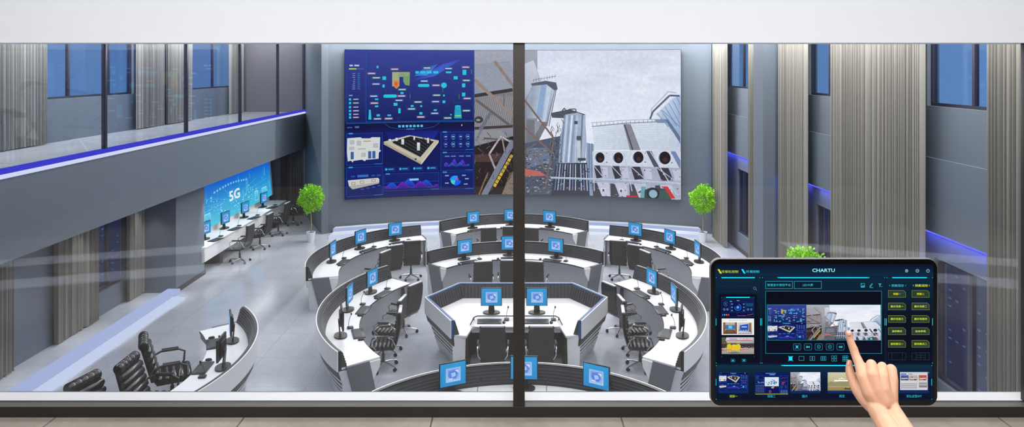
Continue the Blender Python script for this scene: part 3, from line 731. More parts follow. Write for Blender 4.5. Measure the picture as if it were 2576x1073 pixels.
# ------------------------------------------------------------------ chairs
def chair_proto(label, loc, rz):
    """local +Y is where the sitter looks"""
    t = thing('office_chair', label, 'chair', loc, rz); t.scale = (.93, .93, .93)
    b = MB(); n = 6
    for i in range(n):                       # rolled seat cushion
        y = -.20+.082*i; r = .045
        b.tube([(-.235, y, .475), (-.22, y, .478), (.22, y, .478), (.235, y, .475)], [r*.7, r, r, r*.7], 12)
    b.box(-.225, .225, -.22, .235, .43, .485); b.build('seat', M['leather'], t, smooth=True)
    b = MB()
    def bp(z): return -.235-.10*(z-.5)/.62-.03*sin((z-.5)/.62*pi)
    for i in range(8):
        z = .565+.078*i; r = .041
        b.tube([(-.225, bp(z)+.035, z), (-.205, bp(z)+.02, z), (.205, bp(z)+.02, z), (.225, bp(z)+.035, z)], [r*.7, r, r, r*.7], 12)
    b.build('backrest', M['leather'], t, smooth=True)
    zz = [.50+.64*k/8 for k in range(9)]; b = MB(); vs = []
    for k, z in enumerate(zz):
        w = .235 if 0 < k < 8 else .22
        vs += [(-w, bp(z)-.005, z), (w, bp(z)-.005, z), (w, bp(z)-.030, z), (-w, bp(z)-.030, z)]
    fs = [(4*k+i, 4*k+(i+1) % 4, 4*k+4+(i+1) % 4, 4*k+4+i) for k in range(8) for i in range(4)]+[(3, 2, 1, 0), (32, 33, 34, 35)]
    b.add(vs, fs); b.build('back_shell', M['shell'], t, smooth=True)
    MB().box(-.215, .215, bp(1.15)-.034, bp(1.15)+.03, 1.135, 1.165).build('top_sheen', M['trim'], t, bevel=.01)  # light bar standing in for leather gloss along the back top
    for s in (-1, 1):
        a = MB().tube([(s*.22, -.26, .50), (s*.27, -.24, .56), (s*.285, -.20, .66), (s*.285, -.10, .71), (s*.285, .10, .70), (s*.285, .19, .64), (s*.27, .18, .54), (s*.22, .12, .45)], .013, 8).build('armrest', M['chrome'], t, smooth=True)
        MB().tube([(s*.285, -.13, .722), (s*.285, .10, .712)], .022, 8).build('arm_pad', M['leather'], a, smooth=True)
    MB().lathe([(.03, .10), (.03, .28), (.018, .281), (.018, .43)], 12).box(-.10, .10, -.10, .10, .405, .43).build('gas_lift', M['charcoal'], t, smooth=True)
    b = MB()
    for k in range(5):
        a = 2*pi*k/5+.3; b.tube([(0, 0, .115), (.15*cos(a), .15*sin(a), .105), (.30*cos(a), .30*sin(a), .075)], [.026, .02, .014], 8)
    b.build('star_base', M['chrome'], t, smooth=True)
    for k in range(5):
        a = 2*pi*k/5+.3; x, y = .30*cos(a), .30*sin(a); tx, ty = -sin(a), cos(a)
        MB().tube([(x-tx*.024, y-ty*.024, .032), (x-tx*.006, y-ty*.006, .032)], .032, 12).tube([(x+tx*.006, y+ty*.006, .032), (x+tx*.024, y+ty*.024, .032)], .032, 12).tube([(x, y, .05), (x, y, .08)], .010, 6).build('caster', M['black'], t, smooth=True)
    return t
def leather_proto(label, loc, rz):
    t = thing('leather_chair', label, 'chair', loc, rz); t.scale = (1.05, 1.05, 1.05)
    b = MB()
    for i in range(5): b.tube([(-.26, -.19+.10*i, .475), (-.235, -.19+.10*i, .48), (.235, -.19+.10*i, .48), (.26, -.19+.10*i, .475)], [.045, .062, .062, .045], 14)
    b.box(-.24, .24, -.22, .25, .41, .48); b.build('seat', M['leather'], t, smooth=True)
    def bp(z): return -.25-.16*(z-.5)/.6
    b = MB(); vs = []
    for k in range(7):
        z = .48+.55*k/6; vs += [(-.25, bp(z)+.03, z), (.25, bp(z)+.03, z), (.25, bp(z)-.05, z), (-.25, bp(z)-.05, z)]
    b.add(vs, [(4*k+i, 4*k+(i+1) % 4, 4*k+4+(i+1) % 4, 4*k+4+i) for k in range(6) for i in range(4)]+[(3, 2, 1, 0), (24, 25, 26, 27)])
    for i in range(5): z = .56+.095*i; b.tube([(-.26, bp(z)+.02, z), (-.235, bp(z)+.03, z), (.235, bp(z)+.03, z), (.26, bp(z)+.02, z)], [.04, .056, .056, .04], 14)
    b.build('backrest', M['leather'], t, smooth=True)
    b = MB(); z = 1.05
    for i in range(5): x = -.20+.10*i; b.tube([(x-.055, bp(z), z), (x-.035, bp(z), z), (x+.035, bp(z), z), (x+.055, bp(z), z)], [.055, .072, .072, .055], 16)
    b.build('headrest', M['leather'], t, smooth=True)
    for s in (-1, 1):
        a = MB().tube([(s*.25, -.30, .60), (s*.30, -.25, .69), (s*.31, -.15, .73), (s*.31, .10, .725), (s*.31, .19, .68), (s*.30, .18, .54), (s*.25, .12, .44)], .016, 8).build('armrest', M['charcoal'], t, smooth=True)
        MB().tube([(s*.31, -.14, .745), (s*.31, .10, .74)], .028, 8).build('arm_pad', M['leather'], a, smooth=True)
    MB().lathe([(.03, .10), (.03, .28), (.018, .281), (.018, .42)], 12).build('gas_lift', M['charcoal'], t, smooth=True)
    b = MB()
    for k in range(5):
        a = 2*pi*k/5+.3; b.tube([(0, 0, .115), (.15*cos(a), .15*sin(a), .105), (.30*cos(a), .30*sin(a), .075)], [.026, .02, .014], 8)
    b.build('star_base', M['chrome'], t, smooth=True)
    for k in range(5):
        a = 2*pi*k/5+.3; x, y = .30*cos(a), .30*sin(a); tx, ty = -sin(a), cos(a)
        MB().tube([(x-tx*.024, y-ty*.024, .032), (x+tx*.024, y+ty*.024, .032)], .032, 12).tube([(x, y, .05), (x, y, .08)], .010, 6).build('caster', M['black'], t, smooth=True)
    return t
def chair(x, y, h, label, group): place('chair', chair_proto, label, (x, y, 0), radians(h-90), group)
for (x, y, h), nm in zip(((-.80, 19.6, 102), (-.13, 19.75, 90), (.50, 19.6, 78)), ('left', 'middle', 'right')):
    chair(x, y, h, 'black office chair with gloss painted back top, %s of three at the rear curved desk' % nm, 'chairs at the rear curved desk')
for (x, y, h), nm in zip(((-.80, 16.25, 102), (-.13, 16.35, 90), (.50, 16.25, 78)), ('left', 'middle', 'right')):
    chair(x, y, h, 'black office chair with gloss painted back top, %s of three at the second curved desk' % nm, 'chairs at the second curved desk')
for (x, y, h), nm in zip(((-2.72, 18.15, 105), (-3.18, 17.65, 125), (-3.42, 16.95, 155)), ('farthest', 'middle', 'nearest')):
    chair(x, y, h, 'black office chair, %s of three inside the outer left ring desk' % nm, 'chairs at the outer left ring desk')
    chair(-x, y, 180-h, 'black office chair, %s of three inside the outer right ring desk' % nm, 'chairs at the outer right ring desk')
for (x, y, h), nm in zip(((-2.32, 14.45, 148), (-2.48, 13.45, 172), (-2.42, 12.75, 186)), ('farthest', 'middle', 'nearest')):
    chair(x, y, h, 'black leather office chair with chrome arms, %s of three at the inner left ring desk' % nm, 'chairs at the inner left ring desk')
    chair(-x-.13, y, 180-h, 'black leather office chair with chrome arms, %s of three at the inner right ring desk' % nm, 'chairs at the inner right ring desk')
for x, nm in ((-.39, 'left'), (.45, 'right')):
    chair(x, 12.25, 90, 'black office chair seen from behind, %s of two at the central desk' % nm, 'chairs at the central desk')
for (x, y, h), nm in zip(((-5.62, 11.4, 28), (-5.38, 10.4, 2), (-5.66, 9.66, -14)), ('farthest', 'middle', 'nearest')):
    place('lchair', leather_proto, 'thick padded black leather chair, %s of three at the small lower left desk' % nm, (x, y, 0), radians(h-90), 'chairs at the small lower left desk')
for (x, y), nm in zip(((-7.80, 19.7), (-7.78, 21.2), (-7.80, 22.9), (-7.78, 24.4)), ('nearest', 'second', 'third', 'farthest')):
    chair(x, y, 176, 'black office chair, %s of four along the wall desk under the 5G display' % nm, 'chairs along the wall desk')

# ------------------------------------------------------------------ potted trees
def tree(x, y, k, cz, label, seed):
    t = thing('potted_tree', label, 'plant', (x, y, 0)); r = random.Random(seed)
    MB().lathe([(.10*k, 0), (.145*k, .30*k), (.155*k, .33*k), (.135*k, .33*k), (.13*k, .29*k)], 24).build('pot', M['pot'], t, smooth=True)
    MB().lathe([(.12*k, .27*k), (.125*k, .295*k)], 16).build('soil', M['soil'], t)
    b = MB(); b.tube([(0, 0, .28*k), (.015, .01, .6*k), (-.01, 0, cz-.2)], [.022*k, .017*k, .014*k], 8)
    for i in range(9):
        a = i*2.4; e = .5+.45*((i*37) % 10)/10
        b.tube([(-.01, 0, cz-.3*k+.02*i), (.14*k*cos(a), .14*k*sin(a), cz-.12*k+.03*i), (.30*k*e*cos(a+.3), .30*k*e*sin(a+.3), cz+.04*i*k)], [.010, .007, .003], 5)
    b.build('trunk', M['trunk'], t, smooth=True)
    b = MB()
    for i in range(3800):
        u = Vector((r.gauss(0, 1), r.gauss(0, 1), r.gauss(0, 1))).normalized()
        nz = noise.noise(u*2.3+Vector((seed, 0, 0)))
        R = (r.uniform(.25, 1)**.45)*(1+.35*nz); c = Vector((u.x*.39*k*R, u.y*.39*k*R, cz+u.z*.44*k*R))
        d = (u+Vector((r.uniform(-.9, .9), r.uniform(-.9, .9), r.uniform(-.6, .6)))).normalized(); s = r.uniform(.036, .062)*k
        w = d.cross(Vector((r.uniform(-1, 1), r.uniform(-1, 1), r.uniform(-1, 1)))).normalized()*s*.42; up = d.cross(w).normalized()*s*.12
        b.add([c, c+d*s*.5+w+up, c+d*s, c+d*s*.5-w+up], [(0, 1, 2), (0, 2, 3)])
    b.build('foliage', M['leaf'], t, fix=False)
tree(-6.46, 22.0, .95, 1.36, 'round topped green tree in a white pot, left of the video wall', 3)
tree(5.93, 22.0, .95, 1.36, 'round topped green tree in a white pot, right of the video wall', 11)
tree(5.84, 14.0, 1.3, 1.30, 'larger green tree whose crown shows just above the top edge of the tablet', 23)
# ------------------------------------------------------------------ pictures shown on the displays
CY = (40, 205, 225); CYB = (20, 225, 250)
def dash_top(c):
    c.rect(50, -43, 990, 492, (52, 64, 150), (10, 26, 92))
    c.poly([(520, 190), (760, 60), (900, 20), (700, 150)], [(26, 50, 140), (70, 90, 200), (50, 70, 170), (60, 110, 220)])
    c.poly([(545, 150), (640, 145), (720, 60), (620, 90)], [(60, 110, 225), (80, 150, 235), (70, 90, 200), (60, 90, 200)])
    c.frame(196, -30, 984, 488, 3, (40, 90, 170)); c.frame(58, -30, 192, 488, 2, (30, 80, 160))
    c.rect(78, 92, 130, 101, (200, 220, 60)); c.rect(130, 94, 182, 99, (90, 110, 180)); c.rect(82, 66, 106, 78, (190, 200, 235)); c.rect(116, 66, 150, 78, (190, 200, 235))
    r = random.Random(4)
    for i in range(9): c.rect(100+r.randint(0, 14), 128+14*i, 122, 133+14*i, (120, 150, 200)); c.rect(138, 128+14*i, 156, 132+14*i, (60, 150, 200))
    c.rect(78, 285, 104, 294, (140, 150, 200))
    for i, y in enumerate((318, 345, 375, 402, 427, 450)):
        c.rect(78, y-8, 94, y+8, CY); c.rect(104, y-6, 150, y+6, ((60, 70, 130), (60, 120, 110), (50, 60, 120), (130, 90, 120), (60, 70, 130), (130, 90, 120))[i])
        c.rect(110, y-3, 144, y+3, (200, 205, 230))
    # site plan
    c.rect(386, 120, 514, 156, (150, 170, 120)); c.rect(386, 120, 438, 226, (170, 180, 130)); c.poly([(466, 150), (514, 150), (512, 222), (480, 216), (466, 190)], (120, 165, 110))
    c.poly([(398, 182), (432, 184), (436, 226), (416, 246), (394, 222)], (226, 140, 60)); c.poly([(406, 190), (424, 196), (420, 222), (402, 216)], (240, 90, 50)); c.rect(388, 98, 422, 106, (70, 150, 220))
    for x, w in ((554, 26), (590, 38), (636, 38), (684, 38)): c.rect(x, 113, x+w, 132, CY)
    # tanks and towers
    for x0, y0, x1, y1 in ((316, 152, 342, 178), (274, 74, 288, 92), (316, 212, 332, 234), (778, 116, 820, 130), (902, 104, 930, 142), (836, 152, 866, 176), (898, 206, 922, 236),
                           (898, 276, 922, 304), (446, 268, 468, 284), (262, 314, 286, 326), (396, 348, 424, 370), (262, 366, 286, 378), (520, 366, 542, 380), (590, 368, 604, 382), (754, 334, 774, 354),
                           (430, 388, 447, 426), (688, 400, 712, 412), (584, 420, 606, 438), (274, 430, 298, 446), (352, 434, 378, 446), (758, 290, 770, 304), (810, 436, 822, 446)):
        c.rect(x0, y0, x1, y1, CY)
    for x0, y0, x1, y1 in ((334, 286, 408, 310), (584, 210, 646, 232)): c.rect(x0, y0, x1, y1, CY); c.disc(x0, (y0+y1)/2, (y1-y0)/2, CY); c.disc(x1, (y0+y1)/2, (y1-y0)/2, CY)
    c.disc(764, 220, 21, CY)
    c.poly([(220, 396), (232, 396), (237, 468), (216, 468)], CY); c.poly([(846, 376), (888, 376), (896, 470), (840, 470)], (30, 170, 200)); c.rect(844, 446, 892, 454, (170, 220, 60)); c.disc(867, 376, 21, CY, 5)
    for i, (x, y) in enumerate(((238, 130), (272, 162), (270, 208), (404, 99), (640, 90), (798, 94), (926, 84), (930, 184), (620, 188), (706, 220), (458, 250), (254, 297), (454, 298), (710, 294), (436, 330),
                                (258, 348), (574, 344), (702, 342), (936, 320), (526, 395), (696, 430), (594, 456), (792, 466), (280, 464), (360, 464), (930, 412))):
        t = ((120, 80, 120), (50, 110, 110), (60, 80, 150))[i % 3]; c.rect(x-32, y-9, x+32, y+9, t); c.rect(x-24, y-4, x+24, y+4, (205, 215, 230))
    for x, y in ((516, 300), (756, 255), (876, 306), (968, 120)): c.rect(x-2, y-18, x+2, y+18, (60, 150, 60))
    for i in range(26):
        x, y = r.uniform(210, 960), r.uniform(60, 470); c.lines([((x, y), (x+r.choice((-50, 60, 40)), y))], 1.2, (40, 90, 160)); c.lines([((x, y), (x, y+r.choice((-26, 30))))], 1.2, (40, 90, 160))
def dash_low(c):
    c.rect(50, 492, 990, 1045, (6, 14, 84), (8, 22, 92)); c.rect(50, 492, 990, 545, (2, 8, 58), (4, 10, 70))
    c.poly([(330, 560), (730, 560), (640, 700), (420, 700)], [(10, 20, 110), (14, 30, 130), (20, 50, 160), (10, 30, 130)])
    c.lines([((60, 494), (984, 494))], 3, (30, 110, 190)); c.path([(330, 500), (370, 530), (450, 545), (600, 545), (690, 530), (730, 500)], 2, (40, 110, 200))
    for i in range(7): c.rect(430+27*i, 514, 448+27*i, 531, (90, 200, 240))
    c.rect(490, 541, 548, 549, (60, 130, 210)); c.disc(890, 521, 10, (235, 235, 225)); c.rect(66, 518, 104, 528, (50, 90, 150)); c.rect(120, 514, 150, 528, (70, 110, 170))
    for x, y, X, Y in ((60, 566, 318, 798), (60, 812, 318, 1026), (740, 570, 984, 708), (740, 724, 984, 862), (740, 872, 984, 1002), (324, 872, 728, 1000)):
        c.rect(x, y, X, Y, (10, 30, 112), (8, 24, 96)); c.frame(x, y, X, Y, 2.5, (26, 84, 170)); c.rect(x+16, y-4, x+46, y+6, (70, 150, 210)); c.rect(X-60, Y-5, X, Y, (30, 130, 190))
    # building model, white
    c.poly([(66, 600), (160, 596), (172, 604), (226, 606), (240, 598), (300, 600), (296, 690), (306, 700), (290, 712), (288, 758), (200, 762), (190, 772), (170, 760), (110, 766), (104, 778), (94, 764), (70, 768), (64, 700)], (222, 222, 216))
    for x in (90, 214, 244): c.rect(x, 700, x+22, 754, (54, 96, 160))
    for x, y, X, Y in ((80, 612, 120, 650), (130, 616, 168, 660), (180, 622, 232, 634), (246, 640, 290, 680), (76, 660, 120, 690), (136, 672, 200, 690), (136, 700, 144, 750), (160, 706, 200, 744)): c.rect(x, y, X, Y, (190, 192, 190)); c.frame(x, y, X, Y, 2, (245, 245, 240))
    c.rect(180, 622, 232, 630, (200, 160, 120))
    # equipment tray, isometric
    c.poly([(324, 634), (510, 590), (726, 634), (598, 812), (330, 652)], (205, 195, 172)); c.poly([(324, 634), (598, 792), (598, 812), (326, 654)], (180, 168, 142)); c.poly([(726, 634), (724, 650), (598, 812), (598, 792)], (220, 212, 192))
    c.poly([(384, 636), (520, 598), (690, 640), (590, 756)], (24, 24, 28))
    for i in range(8): c.lines([((392+36*i, 640-5*i+2), (590+12*i, 752-15*i))], 7, (62, 62, 66))
    for x, y, w, h in ((566, 646, 22, 60), (452, 618, 20, 40), (640, 614, 14, 38), (540, 600, 12, 26), (410, 608, 16, 24), (360, 616, 18, 14)): c.rect(x, y, x+w, y+h, (240, 240, 238), (205, 205, 205))
    c.disc(556, 770, 8, (50, 80, 110))
    for x in (330, 432, 534, 636): c.rect(x, 824, x+82, 856, (10, 44, 122)); c.rect(x+6, 832, x+20, 846, (70, 200, 230)); c.rect(x+26, 834, x+66, 844, (60, 150, 200))
    # long white building
    c.poly([(70, 906), (284, 898), (294, 908), (292, 940), (104, 974), (78, 948)], (214, 210, 200)); c.poly([(78, 948), (104, 974), (292, 940), (292, 930)], (182, 178, 168))
    for x, y in ((110, 932), (252, 916), (170, 924)): c.frame(x-14, y-10, x+14, y+10, 3, (120, 116, 110))
    c.rect(138, 870, 216, 888, (60, 110, 200)); 
    for x in (92, 236, 276): c.rect(x, 874, x+28, 886, (40, 80, 160))
    for x, y in ((160, 972), (200, 966), (240, 960), (280, 952)): c.rect(x, y, x+24, y+8, (50, 90, 170))
    # area charts
    def hump(x0, x1, base, amp, col, ph, n=26):
        p = [(x0+(x1-x0)*i/n, base-amp*(.55+.45*sin(ph+i/n*3*2*pi))*(.4+.6*sin(pi*(i+.5)/(n+1)))) for i in range(n+1)]
        for i in range(n): c.poly([p[i], p[i+1], (p[i+1][0], base), (p[i][0], base)], [col, col, (30, 20, 120), (30, 20, 120)])
    hump(332, 722, 986, 76, (20, 90, 220), -.6); hump(332, 722, 986, 54, (110, 40, 190), 1.6); c.rect(512, 914, 578, 928, (140, 220, 245)); c.path([(332, 940), (430, 938), (520, 930), (600, 936), (722, 938)], 2, (60, 80, 220))
    hump(766, 952, 832, 60, (110, 50, 220), .4); hump(766, 952, 832, 34, (40, 110, 200), 2.2)
    for x in (770, 816, 876, 926): c.rect(x, 750, x+36, 758, (110, 140, 190))
    for y in (606, 662):
        for i, x in enumerate((778, 834, 888, 942)): c.ring(x, y, 17, 3.5, (50, 150, 210) if i % 2 else (30, 80, 190), 30, 330); c.rect(x-9, y-3, x+9, y+4, (180, 200, 225)); c.rect(x-9, y+19, x+9, y+24, (90, 120, 170))
    for a0, a1, R, col in ((0, 100, 42, (10, 100, 250)), (100, 190, 34, (80, 220, 200)), (190, 300, 42, (30, 160, 250)), (300, 330, 30, (210, 70, 110)), (330, 360, 26, (120, 90, 220))):
        c.poly([(848, 938)]+[(848+R*cos(radians(a0+(a1-a0)*i/12)), 938+R*.9*sin(radians(a0+(a1-a0)*i/12))) for i in range(13)], col)
    for x, y in ((786, 900), (786, 956), (912, 900), (934, 926), (926, 966)): c.rect(x-14, y-5, x+14, y+4, (150, 170, 205))
def plant(c, dense=1.):
    r = random.Random(9)
    L, R_, T, B = 990, 2506, -43, 1052
    c.rect(L, T, R_, B, (228, 232, 245), (252, 252, 254))
    def sky(y): t = (y-T)/(B-T); return tuple(p+(q-p)*t for p, q in zip((228, 232, 245), (252, 252, 254)))
    for i in range(16):
        x, y = r.uniform(1450, R_), r.uniform(T+20, 470); w = r.uniform(90, 260); h = w*r.uniform(.2, .35); k = r.choice((-10, -6, 10, 14)); n = 16
        rim = [(x+w*cos(2*pi*j/n)*(1+.15*sin(3*j)), y+h*sin(2*pi*j/n)*(1+.2*sin(2*j+1))) for j in range(n)]
        c.raw([[c.tr(p) for p in ((x, y), rim[j], rim[(j+1) % n])] for j in range(n)], [[tuple(min(255, v+k) for v in sky(y)), sky(rim[j][1]), sky(rim[(j+1) % n][1])] for j in range(n)])
    # left steelwork under a corrugated roof
    c.rect(L, T, 1460, B, (172, 174, 184), (110, 108, 112))
    c.poly([(L, 60), (1250, 40), (1340, 250), (L, 300)], (150, 154, 166))
    for i in range(26): c.lines([((L+14*i-60, 50), (L+14*i+90, 330))], 3, (178, 182, 192)); c.lines([((L+14*i-160, 560), (L+14*i-30, 700))], 3, (176, 172, 168))
    c.poly([(L, 300), (1300, 270), (1300, 540), (L, 560)], (132, 128, 132))
    for i in range(24): c.lines([((L+15*i-40, 300), (L+15*i-90, 540))], 4, (168, 166, 170))
    c.poly([(L, 680), (1300, 600), (1300, B), (L, B)], (44, 34, 33)); c.poly([(L, 745), (1190, 735), (1180, 800), (L, 800)], (84, 60, 56))
    c.poly([(1190, B), (1300, 830), (1300, B)], (122, 104, 92))
    for i in range(14): c.lines([((1195+9*i, B), (1260+9*i, 880))], 3, (168, 148, 128))
    for a, w, col in ((((990, 300), (1276, 255)), 26, (62, 54, 54)), (((990, 545), (1276, 530)), 20, (70, 58, 56)), (((1000, 330), (1250, 520)), 20, (112, 98, 92)), (((1110, 430), (1030, 560)), 26, (112, 116, 128)), (((990, 180), (1290, 460)), 26, (158, 138, 126)),
                      (((1140, 40), (1290, 240)), 22, (150, 132, 122)), (((1210, 290), (1210, 380)), 12, (120, 112, 112)), (((1040, 560), (1000, 640)), 16, (122, 128, 140)), (((1060, 620), (1276, 640)), 12, (96, 90, 92)),
                      (((1100, 740), (1188, 606)), 14, (196, 188, 190)), (((1188, 606), (1276, 660)), 12, (200, 190, 190)), (((1100, 740), (1156, 880)), 14, (176, 168, 168)), (((1195, 610), (1215, 720)), 10, (160, 150, 150)),
                      (((1060, B), (1280, 640)), 44, (128, 132, 146)), (((1020, B), (1090, 880)), 9, (150, 120, 90))):
        c.lines([a], w, col)
    for i in range(9): c.lines([((1138+15*i, 985-27*i), (1150+15*i, 962-27*i))], 22, (226, 186, 60))
    c.disc(1022, 480, 32, (60, 62, 60), 26); c.disc(1018, 482, 16, (150, 156, 150), 9)
    # white cone and tilted silo
    c.poly([(1363, 60), (1430, 30), (1490, 190), (1440, 210), (1363, 330)], [(206, 210, 220), (214, 218, 228), (190, 194, 206), (196, 200, 210), (180, 184, 194)])
    c.poly([(1425, 205), (1520, 198), (1585, 235), (1535, 510), (1460, 470), (1380, 470), (1385, 330)], [(150, 160, 178), (206, 214, 228), (190, 200, 214), (150, 162, 184), (190, 200, 216), (150, 158, 172), (166, 174, 190)])
    c.poly([(1490, 215), (1530, 220), (1490, 470), (1450, 460)], (150, 176, 212)); c.poly([(1535, 230), (1565, 240), (1520, 500), (1500, 490)], (206, 216, 232))
    c.poly([(1410, 208), (1520, 186), (1600, 200), (1612, 250), (1590, 262), (1530, 215), (1420, 224)], (96, 98, 112)); c.lines([((1590, 250), (1530, 530)), ((1600, 255), (1545, 530))], 7, (120, 126, 140))
    for i in range(9): c.lines([((1430+20*i, 196-4*i), (1432+20*i, 172-4*i))], 3, (110, 112, 124))
    c.path([(1425, 182), (1600, 152)], 3, (110, 112, 124))
    c.poly([(1380, 480), (1540, 500), (1445, 690), (1375, 690)], (124, 124, 130)); c.poly([(1440, 490), (1500, 496), (1440, 600)], (158, 158, 164))
    c.poly([(1363, 660), (1640, 600), (1640, B), (1363, B)], (88, 94, 110)); c.poly([(1380, 700), (1540, 690), (1560, 800), (1380, 850)], (112, 126, 150))
    for i in range(int(260*dense)):
        x, y = r.uniform(1365, 1640), r.uniform(690, 1040); k = r.choice((46, 70, 120, 160, 190)); c.rect(x, y, x+r.uniform(4, 20), y+r.uniform(2, 8), (k, k+4, k+12))
    c.poly([(1363, 850), (1480, 870), (1530, 905), (1363, 905)], (196, 110, 98))
    # second silo
    c.poly([(1560, 430), (1700, 400), (1820, 440), (1700, 470), (1570, 465)], (86, 88, 96))
    c.poly([(1670, 440), (1760, 425), (1815, 450), (1826, 640), (1815, 780), (1740, 812), (1620, 806), (1628, 640), (1655, 480)], (168, 184, 206))
    for i in range(9):
        x = 1650+19*i; k = (120, 206, 150, 226, 140, 196, 170, 112, 180)[i]; c.lines([((x+12, 445), (x-(16 if i < 5 else 4), 800))], 11, (k, k+10, min(255, k+26)))
    c.lines([((1660, 470), (1632, 640)), ((1632, 640), (1622, 800))], 10, (150, 170, 200)); c.rect(1735, 488, 1760, 512, (60, 66, 80)); c.rect(1752, 600, 1786, 632, (80, 86, 100)); c.rect(1756, 640, 1782, 780, (206, 212, 222)); c.rect(1760, 765, 1820, 785, (70, 76, 88))
    c.path([(1640, 420), (1660, 392), (1680, 420), (1700, 400), (1745, 398), (1750, 425)], 8, (84, 88, 98))
    c.poly([(1826, 650), (1880, 660), (1880, B), (1815, B)], (148, 166, 190)); c.lines([((1845, 655), (1845, 1000)), ((1866, 655), (1866, 1000))], 6, (104, 120, 146))
    c.poly([(1600, 808), (1830, 800), (1850, B), (1560, B)], (66, 68, 82))
    for i in range(12): c.lines([((1612+19*i, 812), (1590+22*i, 1010))], 7, (196, 204, 216) if i % 2 else (120, 140, 170))
    for i in range(int(40*dense)):
        x, y = r.uniform(1590, 1860), r.uniform(830, 1000); c.rect(x, y, x+10, y+8, (150, 160, 176) if i % 2 else (52, 52, 62))
    for i in range(int(120*dense)):
        x, y = r.uniform(995, 1300), r.uniform(560, 1040); k = r.choice((30, 60, 96, 130)); c.lines([((x, y), (x+r.uniform(-30, 30), y+r.uniform(8, 40)))], 3, (k+8, k, k-2))
    for i in range(int(60*dense)):
        x, y = r.uniform(1560, 1640), r.uniform(470, 800); k = r.choice((60, 90, 130)); c.lines([((x, y), (x+r.uniform(-14, 24), y+r.uniform(8, 40)))], 4, (k, k+4, k+12))
    # brown truss
    for a in (((1363, 330), (1590, 630)), ((1363, 540), (1565, 725)), ((1363, 730), (1565, 728)), ((1580, 640), (1520, 1000)), ((1363, 720), (1450, 660)), ((1450, 740), (1530, 880)), ((1470, 740), (1370, 830))): c.lines([a], 14 if a[0][1] < 600 else 9, (132, 108, 98))
    # white cooling units
    c.poly([(1868, 530), (2095, 505), (2145, 695), (1885, 705)], [(226, 232, 240), (216, 222, 232), (206, 212, 224), (222, 228, 238)])
    c.poly([(2150, 505), (2410, 480), (2506, 630), (2506, 700), (2220, 695)], [(228, 233, 241), (222, 228, 238), (202, 212, 226), (206, 214, 228), (216, 222, 233)])
    for i in range(11):
        c.lines([((1870+1.4*i, 545+15*i), (2100+4*i, 522+16*i))], 1.6, (196, 204, 216)); c.lines([((2160+6*i, 520+16*i), (2424+9*i, 498+18*i))], 1.6, (196, 204, 216))
    c.poly([(2095, 505), (2150, 505), (2222, 695), (2145, 698)], (142, 142, 152)); c.lines([((2105, 510), (2165, 695))], 10, (86, 80, 84))
    c.path([(1866, 528), (2100, 500), (2420, 478)], 8, (150, 160, 176)); c.path([(1860, 500), (2100, 478), (2420, 460)], 3, (120, 126, 140))
    for i in range(18): c.lines([((1870+31*i, 502-2.4*i), (1870+31*i, 524-2.4*i))], 3, (120, 126, 140))
    c.poly([(1870, 712), (2506, 690), (2506, 820), (1872, 812)], (216, 222, 232))
    c.poly([(2260, 700), (2300, 698), (2400, 915), (2370, 920)], (84, 88, 104)); c.poly([(2435, 695), (2470, 695), (2506, 760), (2506, 830)], (120, 142, 176))
    for x, y, R in ((1926, 758, 32), (2061, 756, 34), (2206, 748, 36), (2396, 745, 40)):
        c.disc(x-7, y+2, R+12, (232, 236, 244), R+12); c.disc(x-3, y+2, R+5, (150, 168, 196), R+7); c.disc(x, y, R, (38, 28, 30), R+7); c.disc(x+2, y+14, R*.45, (70, 48, 46))
        c.rect(x+44, y+30, x+54, y+38, (110, 110, 120)); c.rect(x+44, y-36, x+52, y-30, (110, 110, 120))
    c.poly([(1872, 815), (2506, 815), (2506, B), (1872, B)], (178, 182, 200))
    for i, (x, w) in enumerate(((1880, 66), (2010, 78), (2150, 96), (2336, 120))):
        c.poly([(x, 820), (x+w*.7, 818), (x+w, 905), (x+w*.3, 915)], (64, 62, 70)); c.poly([(x+w*.95, 830), (x+w*1.55, 830), (x+w*1.6, 905), (x+w*1.1, 905)], (206, 206, 222)); c.lines([((x-4, 815), (x+w*1.3, 925))], 6, (196, 200, 212))
        c.poly([(x+20, 945), (x+110, 940), (x+120, B), (x+60, B)], (206, 204, 222)); c.poly([(x-10, 950), (x+22, 948), (x+62, B), (x-6, B)], (76, 74, 84)); c.rect(x+56, 985, x+84, 1010, (240, 242, 248)); c.rect(x+62, 992, x+78, 1010, (96, 92, 104))
    for i in range(int(70*dense)):
        x, y = r.uniform(1880, 2500), r.uniform(830, 1045); k = r.choice((90, 120, 150, 210, 230)); c.rect(x, y, x+r.uniform(5, 16), y+r.uniform(4, 12), (k, k, k+10))
    for a in (((2290, 700), (2480, 1010)), ((2100, 720), (2160, 1000)), ((1870, 720), (1884, 1010))): c.lines([a], 7, (200, 208, 220))
    c.lines([((1560, 916), (2506, 930))], 14, (176, 192, 212)); c.lines([((1560, 911), (2506, 925))], 4, (222, 230, 240))
    c.poly([(2225, 965), (2260, 960), (2252, B), (2220, B)], (110, 170, 176)); c.poly([(2252, 985), (2300, 965), (2400, 970), (2440, 1000), (2440, B), (2248, B)], (54, 70, 70)); c.ring(2312, 1010, 44, 8, (30, 34, 38), ry=.9); c.disc(2312, 1012, 30, (150, 186, 200)); c.poly([(2360, 985), (2410, 975), (2440, B), (2350, B)], (60, 92, 84))
    c.poly([(2365, 955), (2415, 952), (2470, 1035), (2440, 1040), (2400, 975)], (214, 52, 56)); c.rect(2118, 1032, 2200, 1046, (200, 50, 50))
    # tank at the right edge
    c.poly([(2506, 290), (2450, 310), (2330, 430), (2380, 470), (2506, 620)], [(170, 194, 226), (196, 214, 238), (206, 218, 236), (176, 194, 220), (150, 172, 206)])
